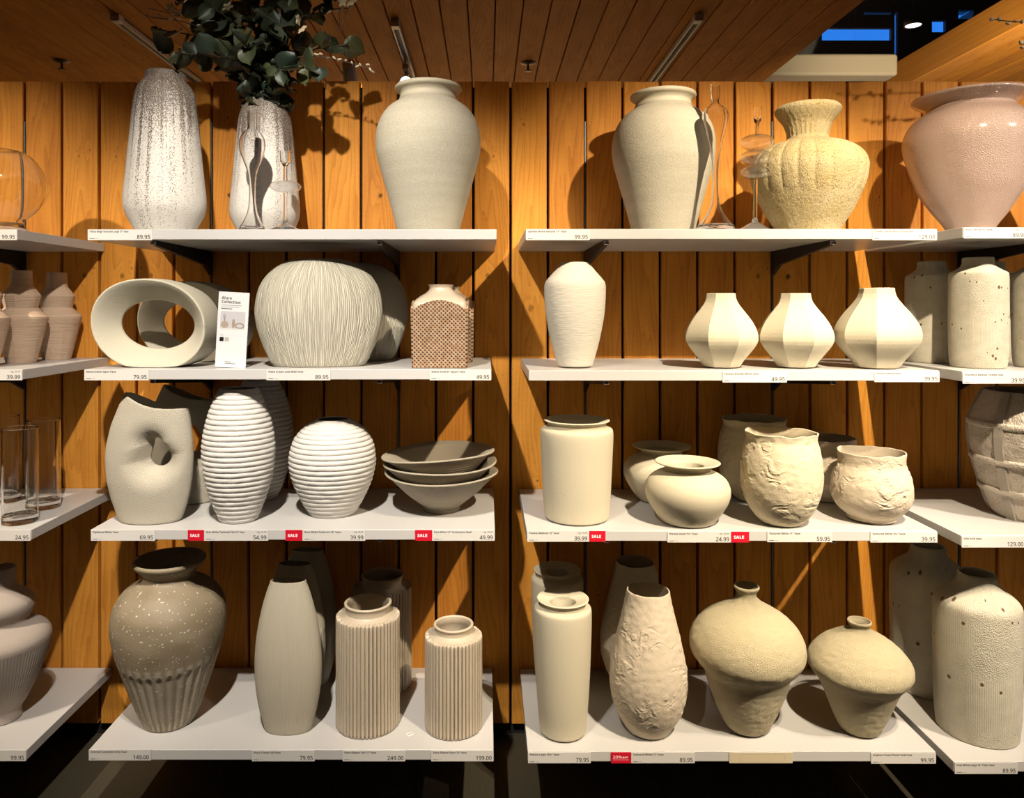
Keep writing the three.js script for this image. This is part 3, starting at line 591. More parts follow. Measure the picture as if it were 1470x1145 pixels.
// ---- vases with a teardrop hole
{
  const z = 1.965, k = z / F, c0 = 212, y0 = S[2];
  const L = [[555, 183], [580, 171], [610, 158.5], [640, 151.5], [660, 150], [690, 152], [715, 158], [740, 167], [751, 173]], Rr = [[555, 262], [582, 265.5], [600, 270], [630, 273.5], [655, 275], [680, 274], [705, 271], [725, 266], [742, 260], [751, 255]];
  const sp = (t, y) => { for (let i = 0; i < t.length - 1; i++) if (y <= t[i + 1][0] || i === t.length - 2) { const f = (y - t[i][0]) / (t[i + 1][0] - t[i][0]); return t[i][1] + (t[i + 1][1] - t[i][1]) * f; } };
  const NY = 400, tab = []; for (let i = 0; i <= NY; i++) { const h = i / NY * 0.42 - 0.02, py = CY + (EYE - y0 - h) * F / z, a = sp(L, py), b = sp(Rr, py); tab.push([((a + b) / 2 - c0) * k, (b - a) / 2 * k]); }
  for (let s = 0; s < 40; s++) for (let i = 1; i < NY; i++) for (const q of [0, 1]) tab[i][q] = (tab[i - 1][q] + 2 * tab[i][q] + tab[i + 1][q]) / 4;
  const smin = (a, b, q) => { const h = clamp(0.5 + 0.5 * (b - a) / q); return b + (a - b) * h - q * h * (1 - h); }, smax = (a, b, q) => -smin(-a, -b, q);
  const hx = (227 - c0) * k, hy = Hgt(648, z) - y0, D = 0.062;
  const tl = [(181 - c0) * k, Hgt(563, z) - y0], tr = [(265 - c0) * k, Hgt(586, z) - y0], ti = Hgt(584, z) - y0;
  const f = (x, y, zz) => {
    const [c, w] = tab[Math.round(clamp((y + 0.02) / 0.42) * NY)], d = D * (0.72 + 0.28 * sstep(-0.05, 0.15, y)) * (1 - 0.12 * sstep(0.22, 0.36, y)), X1 = x - c;
    const e = Math.hypot(X1 / w, zz / d), body = (e - 1) * Math.min(w, d) * 0.95;
    const u = (x - tl[0]) / (tr[0] - tl[0]), rim = tl[1] + (tr[1] - tl[1]) * u - 0.016 * Math.sin(Math.PI * clamp(u)) + 0.25 * zz * 0.4;
    let v = smax(body, y - rim, 0.004); v = smax(v, -y, 0.004);
    const ax = hx + 0.003, ay = hy - 0.012, bx = -0.007, by = 0.036, q = clamp(((x - ax) * bx + (y - ay) * by) / (bx * bx + by * by));
    const hole = Math.hypot(x - ax - bx * q, y - ay - by * q) - (0.027 - 0.015 * q) - 0.42 * Math.abs(zz) * (1 - 0.3 * q);      // teardrop: a round cone, flaring outwards
    v = smax(v, -hole, 0.045);
    const inner = Math.max((Math.hypot(X1 / (w - 0.007), zz / (d - 0.007)) - 1) * (d - 0.007), ti - 0.022 - y);      // hollow mouth
    return smax(v, -inner, 0.003);
  };
  const g = nets(f, [-0.14, -0.012, -0.08], [0.14, 0.39, 0.08], 0.0032);
  const t = thing('teardrop_hole_vase', 'matte beige vase pierced by a teardrop hole, at the shelf front', 'vase', [X(c0, z), S[2] + 0.0004, -z - 0.01], 'vases with a teardrop hole');
  part('body', g, std(lin(0.60, 0.55, 0.44), 0.92, { bumpMap: rep(pebble, 5, 5), bumpScale: 0.0022 }), t);
  dup(t, [X(262, 2.15), S[2] + 0.0004, -2.17], 'matte beige vase pierced by a teardrop hole, in the shade behind its twin', 0);
}
// ---- horizontally ribbed vases
function ribbed(o, n, amp) {
  const base = spline(o, 400), len = [0]; for (let i = 1; i < base.length; i++) len.push(len[i - 1] + Math.hypot(base[i][0] - base[i - 1][0], base[i][1] - base[i - 1][1]));
  const tot = len[len.length - 1]; return base.map(([r, y], i) => { const s = len[i] / tot * n, e = Math.min(1, Math.min(len[i], tot - len[i]) / 0.01); return [r + e * amp * (Math.pow(Math.abs(Math.sin(Math.PI * s)), 0.7) - 0.5), y]; });
}
{
  const m = std(lin(0.76, 0.73, 0.68), 0.72, { bumpMap: rep(grain, 3, 3), bumpScale: 0.0007 });
  const wob = (a, y) => 0.0009 * n3(Math.cos(a) * 2.2, y * 45, Math.sin(a) * 2.2);
  const z = 1.985, cx = 342;
  const p = sil(cx, z, 2, [[558, 28.5], [564, 31.5], [583, 40], [600, 46], [620, 50.5], [640, 52.5], [665, 51.5], [690, 47.5], [715, 39.5], [735, 31.5], [746, 27]]);
  const t = thing('tall_ribbed_vase', 'tall white vase with horizontal ribs, at the shelf front', 'vase', at(cx, z, 2, 52), 'tall ribbed white vases');
  part('body', revolve(vessel(ribbed(p, 27, 0.0036), { smooth: false, wall: 0.006 }), { seg: 96, disp: wob }), m, t);
  stand(t, 374, 2.215, 2, 'tall white vase with horizontal ribs, shaded behind its twin', 1.5);
  const z2 = 2.05, c2 = 477;
  const q = sil(c2, z2, 2, [[602, 24.5], [604, 27], [608, 35], [613, 42.5], [628, 54.5], [645, 60.5], [660, 62], [675, 60.5], [692, 55.5], [708, 48.5], [722, 41], [735, 33]]);
  const u = thing('short_ribbed_vase', 'short round white vase with horizontal ribs and a dark mouth', 'vase', at(c2, z2, 2, 62));
  part('body', revolve(vessel(ribbed(q, 22, 0.0036), { smooth: false, wall: 0.006 }), { seg: 96, disp: wob }), m, u);
}
// ---- stacked bowls
{
  const z = 2.08, k = z / F, R = 81 * k, hB = 0.104, rb = 26.5 * k;
  const outer = [[rb - 0.002, 0.003], [rb, 0.006], [rb, 0.012], [rb + 0.012, 0.022], [rb + 0.05, 0.053], [R - 0.022, 0.088], [R - 0.008, hB - 0.003], [R, hB]];
  const o = spline(outer, 90), rows = [[0.0006, 0.004, 0], [rb - 0.005, 0, 0], [rb - 0.001, 0.001, 0]]; o.forEach(p => rows.push([p[0] + 0.0006 * Math.sin(p[1] * 900), p[1], 1]));
  rows.push([R + 0.0005, hB + 0.003, 0], [R - 0.004, hB + 0.0045, 0], [R - 0.008, hB + 0.002, 0]); for (let i = 80; i > 14; i -= 3) rows.push([o[i][0] - 0.009, o[i][1] + 0.006, 0]); rows.push([0.0006, o[14][1] + 0.004, 0]);
  const g = revolve(rows, { seg: 96, dispY: (a, v) => v > 0.9 ? 0.003 * Math.sin(a * 2 + 1) : 0 });
  const m = std(lin(0.40, 0.345, 0.26), 0.75, { bumpMap: rep(grain, 3, 3), bumpScale: 0.0012 });
  const bowl = thing('centerpiece_bowl', 'wide grey-beige conical bowl, lowest of the stack', 'bowl', at(634, z, 2, 30), 'stacked conical bowls');
  part('body', g, m, bowl); bowl.rotation.z = 0.0;
  const b2 = dup(bowl, [bowl.position.x - 0.001, S[2] + 0.026, -z], 'wide grey-beige conical bowl, middle of the stack', 1); b2.rotation.set(0, 1, 0);
  const b3 = dup(bowl, [bowl.position.x - 0.004, S[2] + 0.052, -z - 0.0], 'wide grey-beige conical bowl, topmost of the stack and tilted', 2);
  b2.rotation.order = b3.rotation.order = 'ZYX'; b2.rotation.set(0, 1, 0.03); b3.rotation.set(0.03, 2, 0.085); b3.position.y += 0.004; b2.position.y += 0.001;
}
// ---- disc-rimmed cylinder and squat vases
{
  const M = cream(0.66, 0.59, 0.43, 0.8, grain, 0.0003);
  const rimGeo = (r0, r1, hole, y, t) => {     // dished disc with a round hole, on a short neck
    const rows = [[r0, y - 0.016, 1], [r0, y - 0.004, 1], [r1 - 0.006, y, 1], [r1 - 0.001, y + t * 0.4, 1], [r1, y + t * 0.7, 1], [r1 - 0.002, y + t, 1], [r1 - 0.006, y + t, 1], [hole + 0.004, y - 0.003, 1], [hole, y - 0.008, 1], [hole, y - 0.05, 0]];
    return revolve(rows, { seg: 96 });
  };
  const make = (name, label, cx, z, s, body, rim, group) => {
    const t = thing(name, label, 'vase', at(cx, z, s, body[0][1]), group), p = sil(cx, z, s, body), c = z / F / Math.hypot(1, (cx - CX) / F), top = p[p.length - 1][1];
    part('body', revolve(vessel(p, { wall: 0.006, n: 80 }), { seg: 96 }), M, t);
    part('rim', rimGeo(rim[0] * c, rim[1] * c, rim[2] * c, top + rim[3], 0.006), M, t); return t;
  };
  make('medium_cylinder_vase', 'cream cylinder vase with a wide disc rim, thickest of the cylinders', 828, 2.01, 2, [[612, 42], [613, 47], [614.5, 50.5], [618, 52], [660, 51], [710, 48.5], [735, 46.5], [741, 45.5]], [42, 47.5, 31, 0.014]);
  const sm = make('squat_round_vase', 'cream squat round vase with a wide disc rim, at the shelf front', 987, 1.975, 2, [[674, 33], [675.5, 38], [679, 46], [686, 55.5], [695, 60.5], [704, 61.8], [715, 59.5], [728, 52.5], [740, 44], [746.5, 39]], [33, 47.5, 23, 0.017], 'squat disc-rimmed vases');
  stand(sm, 950, 2.2, 2, 'cream squat round vase with a wide disc rim, standing behind its twin', 1);
  const tl = make('slim_cylinder_vase', 'cream slim tall cylinder vase with a disc rim, at the shelf front', 808, 1.985, 3, [[868, 33], [869, 38], [871, 40.5], [875, 41.2], [930, 40.3], [1000, 37], [1035, 34], [1046, 33]], [33, 37.5, 18, 0.014], 'slim disc-rimmed cylinders');
  stand(tl, 800, 2.2, 3, 'cream slim tall cylinder vase with a disc rim, shaded behind its twin', 1);
}
// ---- crusted white pots
{
  const crust = (lo, hi, amt) => (a, y, r) => {
    const x = Math.cos(a) * r, zz = Math.sin(a) * r, w = 0.12 + 0.88 * sstep(-0.1, 0.45, n3(x * 11 + 4, y * 9, zz * 11) + 0.5 * n3(x * 30, y * 30, zz * 30));
    const q = n3(x * 14, y * 16, zz * 14), e = ridge(x * 22 + q, y * 30 + q, zz * 22), e2 = ridge(x * 55 + q, y * 80 + 2, zz * 55);
    const step = sstep(-0.04, 0.04, n3(x * 20 + 8 + q * 0.6, y * 34 + q, zz * 20));
    return sstep(lo, lo + 0.02, y) * (1 - sstep(hi - 0.012, hi, y)) * amt * w * (0.5 * Math.pow(e, 10) + 0.5 * Math.pow(e2, 7) + 0.8 * step - 0.6) + 0.0007 * n3(x * 35, y * 40, zz * 35);
  };
  const mA = cream(0.72, 0.62, 0.43, 0.9, grain, 0.0006), mB = cream(0.66, 0.56, 0.42, 0.9, grain, 0.0006);
  const wave = (amp, s) => (a, v) => v > 0.86 ? amp * (v - 0.86) / 0.14 * n2(Math.cos(a) * 1.3 + s, Math.sin(a) * 1.3) : 0;
  {
    const z = 1.965, cx = 1122.5, p = sil(cx, z, 2, [[620, 53], [624, 52], [630, 51.5], [640, 54.5], [655, 58], [678, 59.8], [700, 58], [718, 52.5], [735, 43], [745, 34], [749, 30]]), top = p[p.length - 1][1];
    const t = thing('crusted_pot', 'cream crusted pot with a thin uneven lip, at the shelf front', 'pot', at(cx, z, 2, 59), 'tall crusted pots');
    part('body', revolve(vessel(p, { n: 190, wall: 0.004 }), { seg: 300, disp: crust(0.02, top - 0.008, 0.0019), dispY: wave(0.0028, 3) }), mA, t); t.rotation.y = 0.6;
    stand(t, 1083, 2.2, 2, 'cream crusted pot with a thin uneven lip, shaded behind its twin', 2.5);
  }
  {
    const z = 1.995, cx = 1252, p = sil(cx, z, 2, [[648, 50.5], [655, 49.8], [664, 49.5], [668, 51], [675, 54.5], [690, 59.5], [703, 60.3], [716, 58], [727, 51], [735, 42], [738, 37], [741, 36.3], [747, 36.5]]), top = p[p.length - 1][1];
    const t = thing('footed_crusted_bowl', 'cream crusted bowl on a plain foot ring, at the shelf front', 'bowl', at(cx, z, 2, 60), 'footed crusted bowls');
    part('body', revolve(vessel(p, { n: 190, wall: 0.004 }), { seg: 300, disp: crust(0.035, top - 0.004, 0.0023), dispY: wave(0.0025, 7) }), mB, t); t.rotation.y = 2.2;
    stand(t, 1186, 2.21, 2, 'cream crusted bowl on a plain foot ring, shaded behind the pots', 4.2);
  }
  {
    const z = 1.992, cx = 931, p = sil(cx, z, 3, [[847, 31], [852, 32], [865, 34.5], [885, 39.5], [910, 45.5], [940, 52.5], [965, 55.8], [980, 55.8], [1000, 53], [1020, 46], [1035, 37], [1042, 31]]), top = p[p.length - 1][1];
    const t = thing('crusted_bottle', 'cream crusted tall vase narrowing to an open mouth, at the shelf front', 'vase', at(cx, z, 3, 55), 'crusted tall vases');
    part('body', revolve(vessel(p, { n: 220, wall: 0.004 }), { seg: 300, disp: crust(0.03, top - 0.012, 0.002), dispY: wave(0.0015, 5) }), mB, t); t.rotation.y = 3.4;
    stand(t, 912, 2.212, 3, 'cream crusted tall vase shaded behind its twin', 1.4);
  }
}
// ---- bulbous amphora vases
{
  const M = cream(0.70, 0.60, 0.38, 0.92, pebble, 0.003, 4, 3);
  const lump = (a, y, r) => 0.0009 * n3(Math.cos(a) * r * 45, y * 45, Math.sin(a) * r * 45);
  const z = 2.0, cx = 1074, p = sil(cx, z, 3, [[841, 18.5], [842.5, 19], [845, 17.5], [850, 14.5], [856, 15], [862, 21], [868, 31], [876, 46], [888, 64], [903, 77], [919, 83.8], [935, 83], [948, 75], [956, 67], [963, 62.5], [975, 59.5], [1000, 50.5], [1025, 39.5], [1040, 31], [1044, 28]]);
  const t = thing('large_amphora_vase', 'large yellow-cream amphora vase with a bulbous shoulder and tiny mouth', 'vase', at(cx, z, 3, 84));
  part('body', revolve(vessel(p, { n: 140, wall: 0.005 }), { seg: 128, disp: lump }), M, t);
  const z2 = 1.99, c2 = 1236, q = sil(c2, z2, 3, [[891, 18], [892.5, 18.3], [895, 16], [899, 14], [903, 17], [907, 26], [913, 39], [922, 54], [934, 68], [946, 76.5], [957, 77.5], [966, 72], [973, 65], [980, 60], [1000, 51], [1025, 40], [1042, 31], [1046, 28.5]]);
  const u = thing('small_amphora_vase', 'small yellow-cream amphora vase with a squat bulbous shoulder', 'vase', at(c2, z2, 3, 78));
  part('body', revolve(vessel(q, { n: 140, wall: 0.005 }), { seg: 128, disp: lump }), M, u);
}
// ---- hooped barrel vase
{
  const z = 2.02, cx = 1487, c = z / F / Math.hypot(1, (cx - CX) / F);
  const hp = y => Hgt(y, z) - S[2], prof = [[562, 75], [575, 82], [590, 90], [606, 96], [625, 97], [657, 92], [700, 78], [730, 66], [742, 60]];
  const p = sil(cx, z, 2, prof), mat = new THREE.MeshStandardMaterial({ color: lin(0.70, 0.62, 0.52), roughness: 0.95, bumpMap: rep(grain, 2, 2), bumpScale: 0.003 });
  const t = thing('hooped_barrel_vase', 'chalky clay barrel vase with raised hoops and straps', 'vase', at(cx, z, 2, 97));
  const lump = (a, y, r) => 0.0015 * n3(Math.cos(a) * r * 30, y * 30, Math.sin(a) * r * 30);
  part('body', revolve(vessel(p, { n: 90, wall: 0.009 }), { seg: 128, disp: lump }), mat, t);
  const rAt = h => { const s = spline(p, 200); let b = s[0]; for (const q of s) if (Math.abs(q[1] - h) < Math.abs(b[1] - h)) b = q; return b[0]; };
  for (const y of [607, 658, 701]) { const h = hp(y), r = rAt(h), w = 0.0085, e = 0.0085; part('hoop', revolve([[r - 0.004, h - w, 1], [r + e * .6, h - w, 1], [r + e, h - w * .5, 1], [r + e, h + w * .5, 1], [r + e * .6, h + w, 1], [r - 0.004, h + w, 1]], { seg: 96, disp: lump }), mat, t); }
  const sp = spline(p, 40);
  for (let i = 0; i < 6; i++) {
    const P = [], I = [], a0 = Math.PI / 2 + Math.atan2(cx - CX, F) * 0 + (30 + 60 * i) * Math.PI / 180 + 0.62;
    sp.forEach(([r, y]) => { for (const [da, dr] of [[-0.0125, -0.003], [-0.0105, 0.0065], [0.0105, 0.0065], [0.0125, -0.003]]) { const a = a0 + da / r; P.push((r + dr) * Math.cos(a), y, (r + dr) * Math.sin(a)); } });
    for (let k = 0; k < sp.length - 1; k++) for (let j = 0; j < 3; j++) { const A = k * 4 + j, B = A + 1, C = A + 4, D = C + 1; I.push(A, C, B, B, C, D); }
    I.push(0, 1, 2, 0, 2, 3); const m = (sp.length - 1) * 4; I.push(m, m + 2, m + 1, m, m + 3, m + 2);
    let g = new THREE.BufferGeometry(); g.setAttribute('position', new THREE.Float32BufferAttribute(P, 3)); g.setAttribute('uv', new THREE.Float32BufferAttribute(P.flatMap((v, q) => q % 3 === 0 ? [v * 5 + P[q + 2] * 5, P[q + 1] * 5] : []), 2)); g.setIndex(I); g = toCreasedNormals(g, 0.6);
    part('strap', g, mat, t);
  }
}
// ---- tiered ribbed-bowl vases
{
  const z = 2.04, cx = 0, p = [[815, 21.5], [830, 20.5], [842, 22], [848, 31], [855, 43], [862, 49.5], [868, 51], [874, 50], [881, 46], [888, 41.5], [892, 43], [899, 60], [906, 70], [914, 75], [921, 75], [940, 70], [965, 60], [990, 47], [1008, 36], [1014, 31], [1024, 30.5], [1032, 31]];
  const o = sil(cx, z, 3, p), hi = Hgt(921, z) - S[3], lo = Hgt(1000, z) - S[3];
  const g = revolve(vessel(o, { n: 120, wall: 0.006 }), { seg: 360, disp: (a, y) => -0.0022 * Math.pow(Math.abs(Math.sin(a * 45)), 0.6) * sstep(lo, lo + 0.03, y) * (1 - sstep(hi - 0.012, hi, y)) });
  const t = thing('tiered_vase', 'mauve-grey two-tier vase with a ribbed lower bowl', 'vase', at(cx, z, 3, 75));
  part('body', g, cream(0.47, 0.40, 0.345, 0.75, grain, 0.0004), t);
}
// ---- grey fluted urn
{
  const z = 2.03, cx = 241, G = 32;
  const p = sil(cx, z, 3, [[802, 53.5], [804, 54], [809, 51], [815, 44], [822, 38.5], [828, 40], [833, 48], [841, 63], [852, 74], [868, 82], [886, 84.5], [905, 83], [930, 77], [960, 67], [990, 56], [1015, 46], [1031, 37]]);
  const hi = Hgt(938, z) - S[3];
  const g = revolve(vessel(p, { n: 170, wall: 0.008 }), { seg: 384, disp: (a, y) => { const c = Math.cos(a * G) * 0.5 + 0.5, top = hi - 0.008 * Math.pow(1 - c, 1.2) + 0.004 * Math.sin(a * 3); return -0.006 * Math.pow(c, 0.8) * (1 - sstep(top - 0.013, top, y)) * sstep(0.0, 0.03, y); } });
  const r = rng(41), dots = []; for (let i = 0; i < 1200; i++) { const v = r(); dots.push([r(), v < 0.25 ? v : 0.25 + (v - 0.25) * 0.95, 0.0022 + 0.0046 * r() * r(), 0.7 + 0.8 * r(), r() * 3]); }
  const grid = new Map(); dots.forEach(d => { const key = Math.floor(d[0] * 40) + ',' + Math.floor(d[1] * 40); if (!grid.has(key)) grid.set(key, []); grid.get(key).push(d); });
  const col = tex(1024, 768, (u, v) => {
    let w = 0; const ci = Math.floor(u * 40), cj = Math.floor(v * 40);
    for (let i = -1; i <= 1; i++) for (let j = -1; j <= 1; j++) for (const [a, b, s, q] of grid.get(((ci + i + 40) % 40) + ',' + (cj + j)) ?? []) { let du = Math.abs(u - a); du = Math.min(du, 1 - du); const d = Math.hypot(du * 1.4 * q, (v - b) / q); w = Math.max(w, 1 - sstep(s * 0.6, s, d)); }
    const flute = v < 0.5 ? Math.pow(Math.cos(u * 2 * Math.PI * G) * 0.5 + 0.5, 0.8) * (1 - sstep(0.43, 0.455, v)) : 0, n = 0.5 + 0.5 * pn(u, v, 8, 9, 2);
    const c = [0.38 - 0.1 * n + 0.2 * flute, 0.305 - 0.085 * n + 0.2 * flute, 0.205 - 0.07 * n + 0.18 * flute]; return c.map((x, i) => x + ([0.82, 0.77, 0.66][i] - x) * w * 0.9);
  }, true);
  const t = thing('grey_fluted_urn', 'large grey-brown urn with white speckles and fluted lower body', 'urn', at(cx, z, 3, 84));
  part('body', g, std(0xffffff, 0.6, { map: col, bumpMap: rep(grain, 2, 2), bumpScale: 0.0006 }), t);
}
// ---- rod-sided vases
{
  const M = phys(lin(0.62, 0.52, 0.39), 0.45, { clearcoat: 0.25, clearcoatRoughness: 0.3, bumpMap: rep(grain, 2, 2), bumpScale: 0.0004 });
  const make = (name, label, cx, z, half, hs, hc, rc, G, group) => {
    const c = z / F / Math.hypot(1, (cx - CX) / F), R = half * c, r0 = rc * c, t = thing(name, label, 'vase', at(cx, z, 3, half), group);
    const rows = [[0.0006, 0.003, 0], [R - 0.004, 0.001, 1]]; for (let i = 0; i <= 30; i++) rows.push([R, 0.0015 + (hs - 0.0015) * i / 30, 1]);
    rows.push([R - 0.002, hs + 0.0015, 1], [R - 0.007, hs + 0.0005, 1], [R - 0.012, hs + 0.003, 0]); for (let i = 1; i <= 6; i++) rows.push([R - 0.012 + (r0 - 0.002 - R + 0.012) * i / 6, hs + 0.003 + 0.009 * (i / 6) ** 1.5, 0]);
    const g = revolve(rows, { seg: G * 10, disp: (a, y, r) => { const s = Math.abs(Math.sin(a * G / 2)), jit = 0.0008 * n2(Math.round(a * G / 6.28318) * 3.1, 1); return -0.0095 * (1 - sstep(0.0, 0.6, s)) * (r > R - 0.008 ? 1 : 0) + jit + 0.0005 * n3(Math.cos(a) * 5, y * 12, Math.sin(a) * 5); },
      dispY: (a, v, y) => y > hs - 0.003 && y < hs + 0.002 ? -0.002 * n2(Math.round(a * G / 6.28318) * 7.3, 4) : y < 0.004 && y > 0.0012 ? 0.0008 * (1 + n2(Math.round(a * G / 6.28318) * 5.3, 9)) : 0 });
    part('body', g, M, t);
    const y = hs + 0.010, cr = [[r0 - 0.001, y - 0.002, 1], [r0 - 0.003, y + 0.006, 1], [r0 - 0.002, hc - 0.008, 1], [r0 + 0.001, hc - 0.005, 1], [r0 + 0.0015, hc - 0.002, 1], [r0 - 0.001, hc, 1], [r0 - 0.005, hc, 1], [r0 - 0.007, hc - 0.003, 1], [r0 - 0.008, hc - 0.02, 0], [R - 0.015, hs - 0.02, 0], [R - 0.016, 0.02, 0], [0.0006, 0.02, 0]];
    part('collar', revolve(cr, { seg: 72 }), M, t); return t;
  };
  const h = (y, z) => Hgt(y, z) - S[3];
  const a = make('tall_rod_vase', 'tall pale clay vase wrapped in vertical rods, at the shelf front', 528, 2.02, 46, h(882, 2.02), h(863, 2.02), 33.5, 50, 'tall rod-sided vases');
  stand(a, 549, 2.225, 3, 'tall pale clay vase wrapped in vertical rods, shaded behind its twin', 0.3);
  make('short_rod_vase', 'short pale clay vase wrapped in vertical rods', 651, 2.005, 41.2, h(911, 2.005), h(894, 2.005), 28, 46);
}
// ---- loose barcode sticker lying on the bottom shelf
{
  const m = canvasMat(64, 48, (c) => { c.fillStyle = '#e6e3de'; c.fillRect(0, 0, 64, 48); c.fillStyle = '#333'; for (let i = 0; i < 12; i++) c.fillRect(8 + i * 4, 12, 1 + (i * 7) % 3, 16); });
  const o = single('barcode_sticker', box(0.016, 0.0006, 0.014), [tagSide, tagSide, m, tagSide, tagSide, tagSide], 'tiny paper barcode sticker lying between the rod-sided vases', 'sticker', [X(588, 1.955), S[3] + 0.0006, -1.96]); o.rotation.y = 0.5;
}
// ---------------------------------------------------------------- bouquet
{
  const r = rng(2024), base = [axisX(380, 2.15, 53), Hgt(150, 2.15), -2.15];
  const t = thing('eucalyptus_bouquet', 'bouquet of dark green round-leaved branches with small white flowers', 'bouquet', base);
  const leafGeo = (w, l) => { const P = [], I = [], U = []; const nL = 6, nW = 4; for (let i = 0; i <= nL; i++) for (let j = 0; j <= nW; j++) { const s = i / nL, q = j / nW * 2 - 1, ww = w * Math.pow(Math.sin(Math.PI * Math.pow(clamp(s * 0.97 + 0.015), 0.8)), 0.62); P.push(q * ww, 0.010 * (q * q) + 0.012 * s * (1 - s) * -1 - 0.008 * s * s, s * l); U.push(j / nW, s); } for (let i = 0; i < nL; i++) for (let j = 0; j < nW; j++) { const A = i * (nW + 1) + j, B = A + 1, C = A + nW + 1, D = C + 1; I.push(A, C, B, B, C, D); } const g = new THREE.BufferGeometry(); g.setAttribute('position', new THREE.Float32BufferAttribute(P, 3)); g.setAttribute('uv', new THREE.Float32BufferAttribute(U, 2)); g.setIndex(I); g.computeVertexNormals(); return g; };
  const LG = [leafGeo(0.031, 0.064), leafGeo(0.029, 0.056), leafGeo(0.022, 0.052)];
  const vein = tex(64, 64, (u, v) => { const m = 1 - sstep(0.0, 0.05, Math.abs(u - 0.5)), n = 0.5 + 0.5 * n2(u * 5, v * 5); return [0.75 + 0.25 * n + 0.2 * m, 0.75 + 0.25 * n + 0.2 * m, 0.72 + 0.25 * n + 0.2 * m]; }, true);
  const LM = [[0.034, 0.052, 0.024], [0.05, 0.066, 0.026], [0.08, 0.088, 0.03], [0.024, 0.044, 0.028], [0.036, 0.056, 0.036]].map(c => phys(lin(...c), 0.5, { map: vein, transmission: 0.25, thickness: 0, side: THREE.DoubleSide }));
  const bark = std(lin(0.06, 0.04, 0.022), 0.8), petal = std(lin(0.62, 0.54, 0.36), 0.7, { side: THREE.DoubleSide });
  const up = new THREE.Vector3(0, 1, 0);
  const leafAt = (parent, p, dir, sc) => { const m = part('leaf', LG[Math.floor(r() * 3)], LM[Math.floor(r() * 5)], parent); m.position.copy(p); m.quaternion.setFromUnitVectors(new THREE.Vector3(0, 0, 1), dir.clone().normalize()); m.rotateZ((r() - 0.5) * 2.4); m.scale.setScalar(sc); };
  // stems: [reach x, reach y, reach z, droop]
  const stems = [[-0.30, 0.20, 0.06, 0.05], [-0.24, 0.33, 0.02, 0.02], [-0.14, 0.40, 0.08, 0], [-0.05, 0.42, -0.04, 0], [0.05, 0.42, 0.1, 0], [0.15, 0.38, 0.02, 0.02], [0.24, 0.30, 0.06, 0.04], [0.26, 0.14, 0.10, 0.05], [-0.16, 0.24, 0.17, 0.04], [0.0, 0.28, 0.2, 0.03], [0.13, 0.24, 0.18, 0.04], [-0.08, 0.20, 0.22, 0.06], [0.08, 0.16, 0.20, 0.06], [0.20, 0.06, 0.14, 0.06], [-0.20, 0.10, 0.15, 0.05], [0.11, 0.045, 0.17, 0.05], [0.0, 0.11, 0.2, 0.05], [-0.1, 0.09, 0.17, 0.05], [0.05, 0.33, 0.16, 0.0], [-0.03, 0.36, 0.14, 0], [0.18, 0.2, -0.02, 0.03], [-0.22, 0.22, -0.04, 0.02]];
  for (const [x, y, z, dr] of stems) {
    const e = new THREE.Vector3(x, y, z), c = new THREE.CatmullRomCurve3([new THREE.Vector3(x * 0.04, -0.12, z * 0.04), new THREE.Vector3(x * 0.1, 0, z * 0.1), new THREE.Vector3(x * 0.45, y * 0.62 + dr * 0.8, z * 0.5), e]);
    const s = part('stem', new THREE.TubeGeometry(c, 16, 0.0018, 5), bark, t), n = 13;
    for (let i = 0; i < n; i++) { const q = 0.3 + 0.7 * (i + 0.5) / n, p = c.getPoint(q), tg = c.getTangent(q); const side = new THREE.Vector3(r() - 0.5, r() - 0.45, r() - 0.35).cross(tg).normalize().multiplyScalar(i % 2 ? 1 : -1); leafAt(s, p, side.add(tg.multiplyScalar(0.45)).add(new THREE.Vector3(0, -0.15, 0.1)), 0.75 + 0.45 * r()); }
  }
  // bare flowering twigs
  const twig = (a, b, n, fl) => { const c = new THREE.CatmullRomCurve3([new THREE.Vector3(...a), new THREE.Vector3((a[0] + b[0]) / 2, (a[1] + b[1]) / 2 + 0.02, (a[2] + b[2]) / 2), new THREE.Vector3(...b)]); const s = part('twig', new THREE.TubeGeometry(c, 14, 0.0013, 5), bark, t); for (let i = 0; i < n; i++) { const p = c.getPoint(0.4 + 0.6 * i / (n - 1)); const g = new THREE.SphereGeometry(0.0038, 7, 5); g.scale(0.8, 1.7, 0.8); const m = part('bud', g, petal, s); m.position.copy(p).add(new THREE.Vector3((r() - 0.5) * 0.014, (r() - 0.3) * 0.014, (r() - 0.5) * 0.014)); m.rotation.set(r() * 2, 0, r() * 2); } };
  twig([0.05, 0.1, 0.1], [0.335, 0.068, 0.10], 14); twig([0.1, 0.2, 0.06], [0.25, 0.26, 0.05], 8); twig([-0.1, 0.18, 0.1], [-0.33, 0.31, 0.06], 10); twig([-0.05, 0.12, 0.15], [-0.27, 0.20, 0.14], 8);
  const pg = (() => { const g = new THREE.SphereGeometry(0.0075, 8, 6); g.scale(0.75, 0.3, 1.2); g.translate(0, 0, 0.008); return g; })();
  for (const [px, py, z] of [[428, 28, 1.98], [434, 42, 1.98], [327, 10, 1.97], [320, 3, 1.98], [255, 20, 2.05], [492, 2, 2.0], [246, 12, 2.06], [504, 4, 2.0]]) {
    const f = new THREE.Group(); f.name = 'flower'; f.position.set(X(px, z) - base[0], Hgt(py, z) - base[1], -z - base[2]); t.add(f); f.rotation.set(r() * 2, r() * 3, r() * 2);
    for (let q = 0; q < 5; q++) { const m = part('petal', pg, petal, f); m.rotation.set(-0.5, q * 1.2566, 0); }
    part('pedicel', tube([[0, 0, 0], [0.0, -0.02, -0.01], [(380 - px) * 0.0006, -0.05, -0.03]], 0.0009, 6, 5), bark, f);
  }
}
